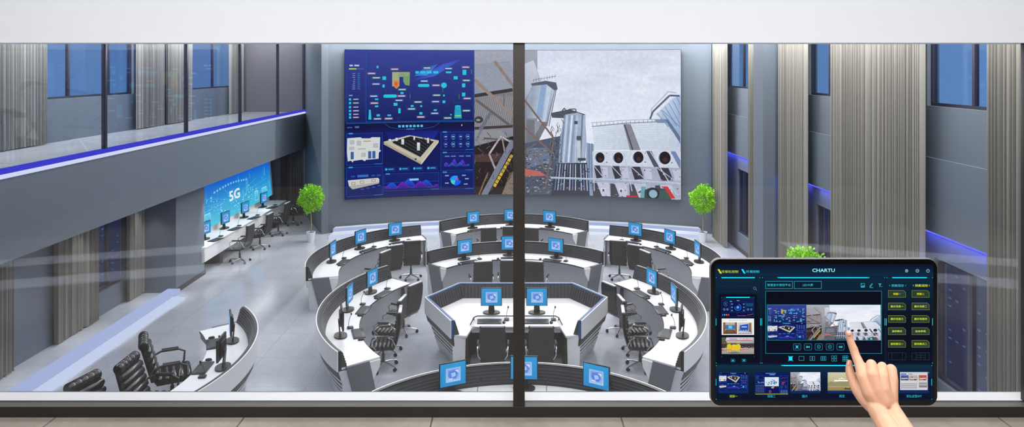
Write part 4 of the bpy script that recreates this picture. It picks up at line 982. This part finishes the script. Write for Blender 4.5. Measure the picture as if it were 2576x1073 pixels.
    for i in range(6): c.lines([((2340+28*i, 420-24*i), (2420+30*i, 520-4*i))], 4, (112, 136, 172))
    c.path([(2380, 400), (2506, 520)], 4, (112, 136, 172)); c.path([(2290, 465), (2310, 410), (2430, 290), (2500, 292)], 13, (92, 104, 124)); c.path([(2296, 440), (2300, 390), (2420, 262), (2480, 270)], 3, (110, 120, 138)); c.poly([(2320, 470), (2420, 460), (2410, 490), (2340, 492)], (128, 150, 182)); c.poly([(2400, 470), (2420, 465), (2506, 590), (2506, 640)], (104, 122, 152))

WS = (50, -43, 2506, 1045)
vw = thing('video_wall', 'huge curved video wall showing blue dashboards and a silver industrial plant', 'display', (0, 24.0, 1.1))
cvs = []
for nm, fn, x0, x1, y0, y1 in (('upper_dashboard', dash_top, 50, 990, -43, 492), ('lower_dashboard', dash_low, 50, 990, 492, 1045), ('plant_picture', plant, 990, 2506, -43, 1045)):
    c = Canvas(); c.sub((x0, y0, x1, y1), (x0, y0, x1, y1)); fn(c)
    def fm(x, y, l):
        a = radians(-20.8+(x-50)/2456*41.06); R = 15.99-l*.0012
        return (R*sin(a), 8.25+R*cos(a)-24.0, (1045-y)/1088*5.0)
    c.build(nm, fm, M['photo'] if fn is plant else M['screen'], vw, cuts=[50+2456*i/28 for i in range(1, 28)])
b = MB(); ins = []; out = []
for i in range(41):
    a = radians(-20.82+i/40*41.1); ins.append((16.0*sin(a), 8.25+16.0*cos(a)-24)); out.append((16.1*sin(a), 8.25+16.1*cos(a)-24))
b.prism(ins+out[::-1], -.01, 5.01); b.build('cabinet', M['bezel'], vw)

# ------------------------------------------------------------------ tablet on its stand
KX = 2.4785; TS = 1296.3; TY = 1.35
def tp(X, Y, d=0): return ((1770+X/KX-1296)/TS, -d, -(640+Y/KX-170)/TS)
tb = thing('tablet', 'large black tablet with a dark blue control screen, touched by a pointing hand', 'tablet', (0, TY, 5.5))
def rr(x0, y0, x1, y1, r, n=10):
    P = []
    for cx_, cy_, a0 in ((x1-r, y0+r, -90), (x1-r, y1-r, 0), (x0+r, y1-r, 90), (x0+r, y0+r, 180)):
        for i in range(n+1): a = radians(a0+90*i/n); P.append((cx_+r*cos(a), cy_+r*sin(a)))
    return P
def plate(P, d0, d1, name, m, bevel=0):
    b = MB(); n = len(P); b.add([tp(x, y, d0) for x, y in P]+[tp(x, y, d1) for x, y in P], [tuple(range(n)), tuple(range(2*n-1, n-1, -1))]+[(i, i+n, (i+1) % n+n, (i+1) % n) for i in range(n)])
    return b.build(name, m, tb, bevel=bevel)
plate(rr(41, 24, 1461, 944, 62), -.0085, -.0008, 'aluminium_body', M['alu'], .0015)
plate(rr(46, 29, 1456, 939, 58), -.0010, .0002, 'front_glass', M['bezel'])
for y, r in ((436, 9), (484, 5), (518, 9), (546, 7)): b = MB(); b.add([tp(61+r*cos(2*pi*k/16), y+r*sin(2*pi*k/16), .0004) for k in range(16)]+[tp(61+r*cos(2*pi*k/16), y+r*sin(2*pi*k/16), .0) for k in range(16)], [tuple(range(16))]+[(i, (i+1) % 16, (i+1) % 16+16, i+16) for i in range(16)]); b.build('camera_lens', M['lens'], tb)
c = Canvas()
TC = (36, 176, 196); YL = (222, 226, 40); DT = (14, 66, 86)
c.rect(70, 58, 1432, 908, [(2, 22, 46), (2, 22, 46), (2, 16, 40), (2, 16, 40)])
c.rect(70, 58, 1432, 134, (1, 14, 36), (4, 40, 66))
for x0, x1 in ((75, 354), (362, 1130), (1138, 1428)): c.rect(x0, 138, x1, 400, (4, 36, 56), (1, 10, 30)); c.rect(x0, 400, x1, 678, (1, 8, 26), (2, 8, 28)); c.frame(x0, 138, x1, 678, 1.5, (10, 44, 66))
c.rect(75, 686, 1424, 760, (6, 44, 64), (2, 30, 54)); c.rect(75, 760, 1424, 904, (2, 22, 48), (2, 14, 38)); c.frame(75, 686, 1424, 904, 1.5, (12, 50, 72))
for x, y in ((78, 142), (350, 142), (366, 142), (1128, 142), (1142, 142), (1426, 142), (78, 674), (354, 674), (364, 674), (1130, 674), (1426, 674), (78, 690), (1422, 690), (78, 900), (1422, 900)): c.rect(x-2.5, y-2.5, x+2.5, y+2.5, TC)
c.poly([(86, 90), (98, 90), (114, 117), (102, 117)], YL); c.text('可视化控制', 163, 105, 17, (206, 214, 40), w=104, bold=.006)
c.poly([(234, 90), (246, 90), (262, 117), (250, 117)], CYB); c.text('环境控制', 305, 105, 17, (60, 200, 214), w=82, bold=.006)
c.text('CHARTU', 747, 97, 22, (150, 240, 250), w=141, bold=.022)
c.ring(1265, 100, 10, 2.2, (170, 220, 225), n=8); c.ring(1265, 100, 4.5, 1.8, (170, 220, 225), n=12); c.ring(1332, 100, 10.5, 2.2, (170, 220, 225)); c.rect(1326, 98.6, 1338, 101.2, (170, 220, 225)); c.ring(1398, 100, 10.5, 2.2, (170, 220, 225), -60, 240); c.rect(1396.8, 88, 1399.2, 101, (170, 220, 225))
c.poly([(108, 139), (322, 139), (317, 146), (113, 146)], CYB); c.poly([(458, 139), (464, 139), (471, 146), (465, 146)], CYB); c.poly([(466, 139), (1026, 139), (1020, 146), (474, 146)], CYB); c.poly([(1030, 139), (1036, 139), (1028, 146), (1022, 146)], CYB); c.poly([(1173, 139), (1394, 139), (1389, 146), (1178, 146)], CYB)
c.lines([((110, 156), (320, 156))], 1.2, (12, 60, 76)); c.frame(94, 196, 340, 227, 1.6, (14, 56, 72)); c.rect(300, 197, 301.5, 226, (14, 56, 72)); c.ring(318, 209, 8.5, 2, (110, 150, 160)); c.lines([((324, 215), (331, 222))], 2.4, (110, 150, 160))
c.rect(96, 246, 332, 640, (0, 6, 26)); c.rect(110, 262, 316, 388, (6, 34, 58)); c.poly([(138, 262), (290, 262), (286, 268), (142, 268)], CYB)
# thumb: gauge dashboard
c.rect(112, 282, 314, 386, (4, 16, 78), (2, 10, 60)); c.frame(112, 284, 162, 340, 1, (18, 60, 130)); c.frame(164, 290, 262, 356, 1, (20, 70, 150)); c.frame(264, 290, 312, 340, 1, (18, 60, 130)); c.frame(112, 358, 210, 386, 1, (18, 60, 130)); c.frame(212, 358, 312, 386, 1, (18, 60, 130))
c.ring(213, 327, 21, 3.4, (50, 130, 240), -80, 190); c.disc(213, 327, 11, (40, 120, 230)); c.text('80', 213, 327, 7, (230, 245, 255))
for x in (176, 250):
    for y in (307, 327, 347): c.frame(x-6, y-5, x+6, y+5, 1, (60, 110, 200)); c.rect(x-3, y-2, x+3, y+2, (150, 190, 230))
for x, y, R in ((138, 306, 13), (129, 340, 8), (149, 340, 8), (277, 340, 8), (298, 340, 8)): c.ring(x, y, R, 1.6, (70, 150, 210), 20, 330); c.rect(x-3, y-1.5, x+3, y+1.5, (190, 215, 235))
for i, k in enumerate(((60, 120, 230), (60, 200, 220), (240, 120, 60), (240, 90, 60))): c.disc(119+12*i, 374, 3.6, k, 6)
c.rect(164, 288, 176, 292, (60, 220, 220)); c.rect(206, 284, 222, 287, (210, 200, 60)); c.rect(265, 300, 308, 322, (20, 70, 110)); c.rect(212, 378, 266, 380, (180, 90, 170)); c.path([(272, 376), (284, 374), (296, 371), (308, 368)], 1.2, (230, 150, 80))
# thumb: two meeting rooms
c.rect(112, 397, 314, 499, (240, 240, 238)); c.text('某某水务有限公司污水处理配置方案', 213, 408, 7, (150, 150, 150), w=112)
c.sub((0, 0, 100, 80), (121, 421, 208, 493)); c.rect(0, 0, 100, 80, (196, 180, 160), (150, 130, 112)); c.rect(0, 0, 16, 80, (134, 92, 62)); c.rect(84, 0, 100, 80, (134, 92, 62)); c.rect(16, 18, 84, 46, (40, 120, 190)); c.rect(38, 22, 64, 42, (120, 190, 230)); c.poly([(22, 50), (78, 50), (94, 76), (6, 76)], (116, 66, 40)); c.poly([(32, 55), (68, 55), (78, 70), (22, 70)], (92, 96, 74)); c.rect(0, 72, 100, 80, (100, 70, 50))
c.sub((0, 0, 100, 80), (215, 421, 302, 493)); c.rect(0, 0, 100, 80, (206, 206, 202), (150, 146, 150)); c.poly([(12, 20), (74, 10), (74, 52), (12, 54)], (34, 84, 190)); c.rect(24, 28, 62, 34, (200, 220, 250)); c.rect(78, 4, 92, 70, (140, 90, 56)); 
for i in range(5): c.poly([(2+18*i, 60+2*i), (16+18*i, 58+2*i), (20+18*i, 72), (4+18*i, 74)], (206, 212, 226)); c.rect(8+18*i, 52, 13+18*i, 60, (40, 48, 90))
c.reset()
# thumb: tanker and two people in yellow suits
c.sub((0, 0, 200, 104), (112, 514, 314, 618)); c.rect(0, 0, 200, 52, (170, 176, 170), (130, 132, 128)); c.rect(0, 0, 30, 48, (78, 96, 66)); c.poly([(30, 2), (192, 0), (196, 26), (170, 38), (34, 32), (24, 18)], [(214, 218, 224), (206, 210, 218), (170, 174, 182), (150, 154, 162), (160, 164, 172), (200, 204, 212)])
c.rect(30, 18, 192, 22, (206, 70, 60)); c.text('严 禁 烟 火', 146, 9, 9, (206, 60, 50), w=70); c.rect(48, 8, 96, 13, (110, 120, 150)); c.rect(0, 38, 200, 62, (60, 58, 60)); c.rect(2, 34, 24, 40, (190, 60, 50)); c.rect(20, 62, 200, 70, (120, 118, 114)); c.rect(0, 66, 200, 104, (176, 172, 164), (150, 148, 140))
for x in (40, 66, 130, 170): c.disc(x, 58, 9, (26, 26, 28)); c.disc(x, 58, 4, (120, 120, 122))
for x in (46, 102): c.disc(x, 36, 7, (226, 206, 50)); c.poly([(x-12, 44), (x+10, 42), (x+16, 56), (x+10, 80), (x-10, 82), (x-14, 60)], (222, 200, 40)); c.rect(x-4, 34, x+5, 40, (60, 70, 60)); c.lines([((x-8, 78), (x-8, 90)), ((x+6, 78), (x+6, 90))], 6, (214, 196, 50))
c.poly([(62, 48), (90, 48), (92, 80), (60, 80)], (236, 190, 40)); c.disc(76, 48, 14, (246, 206, 70), 4); c.lines([((0, 80), (60, 76)), ((110, 78), (200, 68))], 4, (226, 90, 80)); c.poly([(0, 84), (6, 66), (12, 84)], (230, 70, 50)); c.poly([(40, 94), (90, 90), (120, 98), (60, 102)], (110, 116, 110)); c.reset()
for x, y in ((112, 266), (314, 266), (112, 634), (314, 634)): c.rect(x-1.5, y-1.5, x+1.5, y+1.5, TC)
for x, up in ((182, 1), (251, -1)): c.poly([(x-14, 647), (x+10, 647), (x+15, 652), (x+15, 669), (x-14, 669)], (16, 76, 92)); c.poly([(x-7, 658+5*up), (x+7, 658+5*up), (x, 658-6*up)], CYB)
for x, y0, y1 in ((77, 396, 440), (354, 396, 440), (362, 396, 440), (1129.5, 396, 440), (1139, 396, 440), (1426, 396, 440), (77, 772, 814), (1421, 772, 814)): c.rect(x-2, y0, x+2, y1, (40, 200, 220))
for x0, x1, tx, w in ((385, 554, '智慧显示管控平台', 146), (563, 735, 'LED大屏', 64)): c.rect(x0, 164, x1, 212, (3, 26, 48)); c.frame(x0, 164, x1, 212, 2.4, TC); c.text(tx, (x0+x1)/2, 188, 16, (50, 190, 206), w=w, bold=.006)
c.rect(979, 177, 1004, 204, TC); c.rect(981.5, 179.5, 1001.5, 196, (6, 30, 50)); c.poly([(980, 201), (988, 190), (994, 196), (1000, 186), (1003, 192), (1003, 203), (980, 203)], TC); c.disc(986, 184, 2.4, TC)
c.lines([((1039, 196), (1051, 180))], 8, (60, 196, 212)); c.lines([((1041, 194), (1050, 182))], 3.6, (4, 30, 50)); c.poly([(1034, 200), (1036, 192), (1042, 197)], (60, 196, 212)); c.rect(1034, 203, 1056, 206, (60, 196, 212)); c.text('T.', 1101, 190, 21, (60, 206, 222), bold=.03)
c.rect(385, 225, 1110, 616, (1, 4, 20), (2, 8, 30)); c.frame(385, 225, 1110, 616, 2.4, (38, 150, 170))
c.sub((50, -43, 990, 492), (395, 310, 638, 421)); dash_top(c); c.sub((50, 492, 990, 1045), (395, 421, 638, 532)); dash_low(c); c.sub((990, -43, 2506, 1052), (640, 311, 1102, 530)); plant(c, .6); c.reset(); c.frame(393, 309, 1104, 532, 2.2, (40, 150, 160))
for i, x in enumerate((582, 650, 717, 786, 853)):
    P = rr(x-24, 553, x+24, 594, 8, 4); c.poly(P, (34, 150, 170)); c.poly(rr(x-22, 555, x+22, 592, 7, 4), (2, 10, 32))
    if i == 0: c.rect(x-7, 566, x+6, 581, CYB); [c.lines([((x+sx*12, 574+sy*6), (x+sx*12, 574+sy*11)), ((x+sx*12, 574+sy*11), (x+sx*7, 574+sy*11))], 1.4, TC) for sx in (-1, 1) for sy in (-1, 1)]
    if i in (1, 4):
        s = -1 if i == 1 else 1
        for k in (-5, 5): c.poly([(x+k-4.5*s, 566), (x+k+4.5*s, 574), (x+k-4.5*s, 582)], (60, 214, 230))
        c.rect(x+s*10-1.2, 566, x+s*10+1.2, 582, (60, 214, 230))
    if i in (2, 3): c.ring(x, 573, 11, 2, (60, 200, 216)); c.disc(x, 573, 2.4, (60, 214, 230))
IC = (46, 170, 186)
c.rect(530, 633, 553, 659, CYB); [c.lines([((541.5+sx*15, 646+sy*11), (541.5+sx*15, 646+sy*16)), ((541.5+sx*15, 646+sy*16), (541.5+sx*10, 646+sy*16))], 2, IC) for sx in (-1, 1) for sy in (-1, 1)]
c.frame(593, 632, 626, 659, 2.4, IC); [c.frame(x, 632, x+15, 659, 2.2, IC) for x in (661, 678)]; [c.frame(x, 632, x+10, 659, 2, IC) for x in (729, 741, 753)]
for i in range(2):
    for j in range(2): c.frame(797+18*i, 628+19*j, 812+18*i, 644+19*j, 2, IC)
for i in range(3):
    for j in range(3): c.frame(865+12*i, 627+12.5*j, 875.5+12*i, 638.5+12.5*j, 1.8, IC)
c.poly([(480, 686), (486, 686), (494, 693), (488, 693)], CYB); c.poly([(490, 686), (980, 686), (974, 693), (497, 693)], CYB)
for x, tx, k in ((1209, '预案保存', (60, 190, 206)), (1356, '预案调用', YL)):
    c.text(tx, x, 192, 16, k, w=78, bold=.008)
    for s in (-1, 1): c.path([(x+s*52, 187), (x+s*47, 191.5), (x+s*52, 196)], 1.8, k)
for j, (a, b_) in enumerate((('预案一', '预案二'), ('展示场景一', '展示场景二'), ('展示场景三', '展示场景四'), ('演讲模式', '自由参观'), ('接待模式一', '接待模式二'))):
    y = (244, 322, 400, 476, 555)[j]
    for x, tx in ((1205, a), (1352, b_)):
        P = [(x-55, y-23), (x+40, y-23), (x+55, y-10), (x+55, y+22), (x-55, y+22)]
        c.poly(P, (148, 150, 56)); c.poly([(x-53.4, y-21.4), (x+39.4, y-21.4), (x+53.4, y-9.2), (x+53.4, y+20.4), (x-53.4, y+20.4)], (38, 62, 52)); c.text(tx, x, y, 14, (224, 228, 44), w=16*len(tx), bold=.008)
for x in (1205, 1352): c.frame(x-55, 610, x+55, 655, 1.5, (34, 78, 84))
c.lines([((1173, 611), (1173, 654)), ((1238, 611), (1238, 654)), ((1325, 611), (1325, 654)), ((1380, 611), (1380, 654)), ((1352, 611), (1352, 654)), ((1325, 625), (1380, 625)), ((1325, 640), (1380, 640))], 1.5, (34, 78, 84))
for x0, x1 in ((91, 279), (321, 527), (540, 728), (771, 960), (1218, 1404)): c.rect(x0, 730, x1, 862, (3, 32, 84), (6, 40, 96))
c.sub((50, 492, 990, 1045), (93, 732, 277, 844)); dash_low(c); c.sub((990, -43, 2506, 1052), (541, 731, 727, 846)); plant(c, .25); c.reset()
c.rect(322, 732, 526, 868, (4, 20, 92), (4, 16, 80))
for x0, y0, x1, y1 in ((322, 752, 376, 776), (322, 780, 376, 802), (322, 806, 376, 864), (476, 752, 525, 786), (476, 790, 525, 812), (476, 816, 525, 838), (476, 842, 525, 866), (382, 822, 472, 864)): c.frame(x0, y0, x1, y1, 1.2, (30, 80, 170))
c.rect(380, 762, 468, 818, (214, 228, 240)); rb = random.Random(2)
for i in range(46): x, y = rb.gauss(424, 20), rb.gauss(794, 9); c.rect(x, y, x+rb.uniform(2, 8), y+rb.uniform(2, 8), (50+rb.randint(0, 60), 100+rb.randint(0, 50), 170)) if 384 < x < 460 and 768 < y < 808 else None
for i in range(8): c.rect(338+5*i, 798-rb.uniform(3, 12), 340+5*i, 798, (120, 210, 220))
for i in range(5): [c.rect(326+10*k, 812+10*i, 333+10*k, 815+10*i, (110, 140, 200)) for k in range(5)]
for i in range(3): c.rect(486, 793+6*i, 486+22-5*i, 796+6*i, (200, 60, 70)); [c.rect(480+15*k, 844+7*i, 492+15*k, 849+7*i, (60, 110, 170)) for k in range(3)]
c.poly([(424, 822), (440, 820), (436, 832), (428, 832)], (240, 150, 50)); c.poly([(424, 822), (430, 832), (420, 830)], (60, 210, 220)); c.ring(414, 852, 7, 2, (220, 120, 120)); c.ring(487, 825, 6, 1.4, (60, 120, 200)); c.ring(512, 825, 6, 1.4, (60, 120, 200)); c.ring(336, 764, 7, 1.4, (90, 140, 210)); c.path([(480, 774), (494, 764), (506, 770), (520, 760)], 1.2, (150, 80, 140)); c.rect(386, 736, 450, 741, (70, 140, 230)); c.rect(322, 866, 526, 869, (200, 190, 60)); c.rect(410, 745, 444, 749, (120, 180, 240))
# web page: misty lake and boat
c.rect(773, 732, 960, 846, (206, 202, 168), (168, 158, 112)); c.poly([(773, 800), (790, 788), (820, 794), (860, 784), (900, 790), (960, 784), (960, 822), (773, 822)], (150, 146, 104)); c.rect(773, 822, 960, 846, (164, 146, 100), (140, 122, 82)); c.rect(773, 820, 960, 822.5, (196, 184, 138))
c.text('Bai', 849, 772, 8, (250, 250, 248), bold=.008); c.disc(860, 768, 4, (250, 250, 248)); c.text('百度', 872, 772, 8, (250, 250, 248), bold=.008); c.rect(813, 780, 930, 788, (250, 250, 248)); c.poly([(872, 832), (930, 832), (922, 838), (880, 838)], (60, 48, 36)); c.lines([((887, 832), (887, 822)), ((912, 832), (914, 824))], 3, (60, 48, 36))
# slide thumbnail
c.rect(1218, 730, 1404, 738, (180, 190, 204)); c.rect(1224, 734, 1396, 842, (206, 208, 214)); c.rect(1218, 730, 1223, 846, (24, 30, 44)); c.rect(1397, 730, 1402, 846, (24, 30, 44)); c.rect(1228, 740, 1264, 746, (60, 70, 150)); c.rect(1274, 741, 1300, 745, (120, 124, 140))
for x, k1, k2 in ((1228, (60, 90, 170), (96, 96, 104)), (1282, (196, 180, 176), (140, 120, 116)), (1340, (196, 60, 60), (190, 130, 96))): c.rect(x, 750, x+50, 782, k1, k2); c.rect(x+4, 768, x+46, 772, (230, 230, 232)); c.rect(x+12, 760, x+20, 764, (70, 60, 60)); c.rect(x+30, 774, x+42, 780, (80, 60, 56))
for i in range(6): c.rect(1228, 800+6*i, 1330, 802.4+6*i, (130, 130, 140))
c.rect(1342, 794, 1392, 826, (160, 164, 164), (120, 122, 120)); c.rect(1346, 808, 1388, 812, (200, 204, 208))
for x, tx, k, w in ((186, '视频一', (176, 214, 40), 50), (422, '视频二', (40, 180, 204), 50), (631, '图片', (40, 180, 204), 33), (862, '网页', (40, 180, 204), 33), (1312, '军队武警PPT', (40, 180, 204), 96)): c.text(tx, x, 881, 17, k, w=w, bold=.006)
c.build('screen', lambda x, y, l: tp(x, y, .0005+l*.000012), M['screen'], tb)
# support post behind the tablet, standing on the gallery floor
px = (2238-1296)/TS
MB().box(px-.010, px+.010, .012, .032, -1.648, -.46).build('stand_post', M['alu'], tb, bevel=.003)
MB().box(px-.16, px+.02, .0095, .018, -.58, -.46).build('stand_bracket', M['alu'], tb, bevel=.002)
MB().prism([(px+.17*cos(2*pi*k/32), .022+.17*sin(2*pi*k/32)) for k in range(32)], -1.649, -1.640).build('stand_foot', M['alu'], tb)
# ------------------------------------------------------------------ pointing hand
def hp3(X, Y, d):
    """crop coordinates (3.662/px from 2100,780), d = distance in front of the tablet glass"""
    y = TY-d; s = 1750/y; return Vector((((2100+X/3.662)-1296)/s, y, 5.5-((780+Y/3.662)-170)/s))
def rad(c_, d): return c_/3.662/(1750/(TY-d))
def ball(b, c, r, n=14):
    vs = [(c[0], c[1], c[2]+r)]
    for i in range(1, n//2):
        a = pi*i/(n//2)
        for k in range(n): vs.append((c[0]+r*sin(a)*cos(2*pi*k/n), c[1]+r*sin(a)*sin(2*pi*k/n), c[2]+r*cos(a)))
    vs.append((c[0], c[1], c[2]-r)); m = n//2-1; fs = []
    for k in range(n): fs.append((0, 1+k, 1+(k+1) % n)); fs.append((len(vs)-1, 1+(m-1)*n+(k+1) % n, 1+(m-1)*n+k))
    for i in range(m-1):
        for k in range(n): fs.append((1+i*n+k, 1+(i+1)*n+k, 1+(i+1)*n+(k+1) % n, 1+i*n+(k+1) % n))
    b.add(vs, fs)
def chain(b, nodes):
    """nodes: (X, Y, depth, radius in crop units)"""
    P = [hp3(x, y, d) for x, y, d, r in nodes]; R = [rad(r, d) for x, y, d, r in nodes]
    for i in range(len(P)-1):
        L = (P[i+1]-P[i]).length; n = max(2, int(L/.0022))
        for k in range(n+1):
            t = k/n; ball(b, P[i].lerp(P[i+1], t), R[i]*(1-t)+R[i+1]*t, 12)
b = MB()
# index finger: tip touches the glass
chain(b, [(128, 215, .0095, 33), (140, 265, .012, 34), (158, 320, .017, 37), (176, 365, .021, 40), (196, 425, .028, 41), (232, 505, .040, 48)])
ball(b, hp3(176, 358, .021), rad(39, .021))
# back of the hand: ridges from wrist to knuckles
W0 = (455, 850, .078, 78)
chain(b, [(232, 505, .040, 48), (268, 620, .058, 62), (330, 760, .072, 74), (410, 850, .080, 84)])
chain(b, [(338, 500, .052, 49), (350, 600, .066, 62), (390, 740, .076, 74), (440, 850, .082, 84)])
chain(b, [(438, 520, .052, 46), (438, 620, .066, 60), (446, 740, .076, 72), (470, 850, .080, 84)])
chain(b, [(520, 545, .046, 50), (520, 640, .058, 60), (500, 760, .070, 76), (490, 850, .076, 86)])
# palm mass behind the ridges
chain(b, [(270, 640, .034, 58), (330, 760, .046, 66), (420, 860, .060, 78)])
chain(b, [(500, 640, .036, 66), (490, 740, .044, 80), (480, 850, .056, 84)])
chain(b, [(380, 580, .036, 60), (400, 700, .046, 80)])
# wrist and forearm, coming towards the viewer
chain(b, [(372, 845, .074, 80), (395, 920, .086, 88), (450, 1010, .100, 92), (540, 1160, .13, 104), (640, 1420, .20, 140), (780, 1720, .28, 170)])
chain(b, [(505, 850, .074, 72), (522, 920, .086, 84), (576, 1010, .100, 90), (660, 1160, .13, 104), (740, 1420, .20, 140), (880, 1720, .28, 170)])
# curled middle, ring and little fingers (bent towards the palm, behind the knuckles)
for nodes in ([(338, 500, .052, 47), (322, 520, .026, 40), (318, 590, .012, 36), (330, 650, .014, 34), (345, 640, .030, 32)],
              [(438, 520, .052, 45), (424, 540, .026, 39), (420, 612, .012, 35), (424, 668, .014, 33), (430, 655, .030, 31)],
              [(525, 552, .046, 44), (522, 575, .024, 36), (516, 640, .012, 32), (508, 690, .014, 30), (502, 680, .028, 28)]):
    chain(b, nodes)
# thumb, lying along the left side
chain(b, [(136, 480, .018, 27), (134, 530, .021, 35), (144, 585, .026, 43), (170, 650, .034, 48), (214, 730, .046, 60), (275, 805, .058, 70), (340, 870, .070, 74)])
hand = b.build('person_hand', M['skin'], fix=False)
rm = hand.modifiers.new('r', 'REMESH'); rm.mode = 'VOXEL'; rm.voxel_size = .00135; rm.use_smooth_shade = True
sm = hand.modifiers.new('s', 'SMOOTH'); sm.factor = .5; sm.iterations = 7
dg = bpy.context.evaluated_depsgraph_get(); me = bpy.data.meshes.new_from_object(hand.evaluated_get(dg)); hand.modifiers.clear(); hand.data = me; me.shade_smooth()
hand.name = 'hand'
root = hand; tag(root, 'bare hand of a person pointing, index finger pressed on the tablet screen', 'hand')
from mathutils.bvhtree import BVHTree
bv = BVHTree.FromPolygons([v.co for v in me.vertices], [tuple(p.vertices) for p in me.polygons])
def onskin(X, Y, lift=.0002):
    """point of the hand surface the viewer side shows near crop position"""
    p = hp3(X, Y, .3); q = hp3(X, Y, 0.); h = bv.ray_cast(p, (q-p).normalized())
    return (h[0]+h[1]*lift, h[1]) if h[0] is not None else (None, None)
def nail(pts, name):
    """pts: outline rows of crop positions"""
    b = MB(); rows = []
    for row in pts:
        rr_ = [onskin(x, y, l) for x, y, l in row]
        if any(v[0] is None for v in rr_): continue
        rows.append([v[0] for v in rr_])
    if len(rows) < 2: return
    n = len(rows[0]); vs = [v for r in rows for v in r]
    b.add(vs, [(i*n+k, i*n+k+1, (i+1)*n+k+1, (i+1)*n+k) for i in range(len(rows)-1) for k in range(n-1)])
    o = b.build(name, M['nail'], hand, smooth=True, fix=True)
    s = o.modifiers.new('t', 'SOLIDIFY'); s.thickness = .0004
    o['label'] = 'pale pink glossy nail'
def nailrows(cx_, cy_, w, h, ang, n=7, m=8):
    R = []; ca, sa = cos(ang), sin(ang)
    for i in range(m+1):
        v = i/m*2-1; row = []
        ww = w*(1-abs(v)**4*.55)*(1 if v > 0 else (1-.1*v*v))
        for k in range(n+1):
            u = (k/n*2-1); X, Y = u*ww, v*h; row.append((cx_+X*ca-Y*sa, cy_+X*sa+Y*ca, .0006*(1-u*u)*(1-v*v*.5)+.0004))
        R.append(row)
    return R
nail(nailrows(131, 213, 20, 23, -.20), 'fingernail'); nail(nailrows(127, 488, 10, 20, .10), 'fingernail')
def fold(pts, w, name='crease_shade'):
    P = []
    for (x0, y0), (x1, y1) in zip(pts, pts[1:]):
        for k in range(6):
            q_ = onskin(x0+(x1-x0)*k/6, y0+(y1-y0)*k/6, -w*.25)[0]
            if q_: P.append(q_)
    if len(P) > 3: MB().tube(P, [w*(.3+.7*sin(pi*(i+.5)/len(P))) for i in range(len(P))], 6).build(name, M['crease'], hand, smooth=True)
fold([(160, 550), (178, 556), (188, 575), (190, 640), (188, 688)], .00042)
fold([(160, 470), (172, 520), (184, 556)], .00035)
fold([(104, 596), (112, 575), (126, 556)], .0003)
M['crease2'] = mat('soft skin fold shade', (206, 150, 122), .6, spec=.2, var=.04)  # softer tone painting knuckle shadows and joint creases
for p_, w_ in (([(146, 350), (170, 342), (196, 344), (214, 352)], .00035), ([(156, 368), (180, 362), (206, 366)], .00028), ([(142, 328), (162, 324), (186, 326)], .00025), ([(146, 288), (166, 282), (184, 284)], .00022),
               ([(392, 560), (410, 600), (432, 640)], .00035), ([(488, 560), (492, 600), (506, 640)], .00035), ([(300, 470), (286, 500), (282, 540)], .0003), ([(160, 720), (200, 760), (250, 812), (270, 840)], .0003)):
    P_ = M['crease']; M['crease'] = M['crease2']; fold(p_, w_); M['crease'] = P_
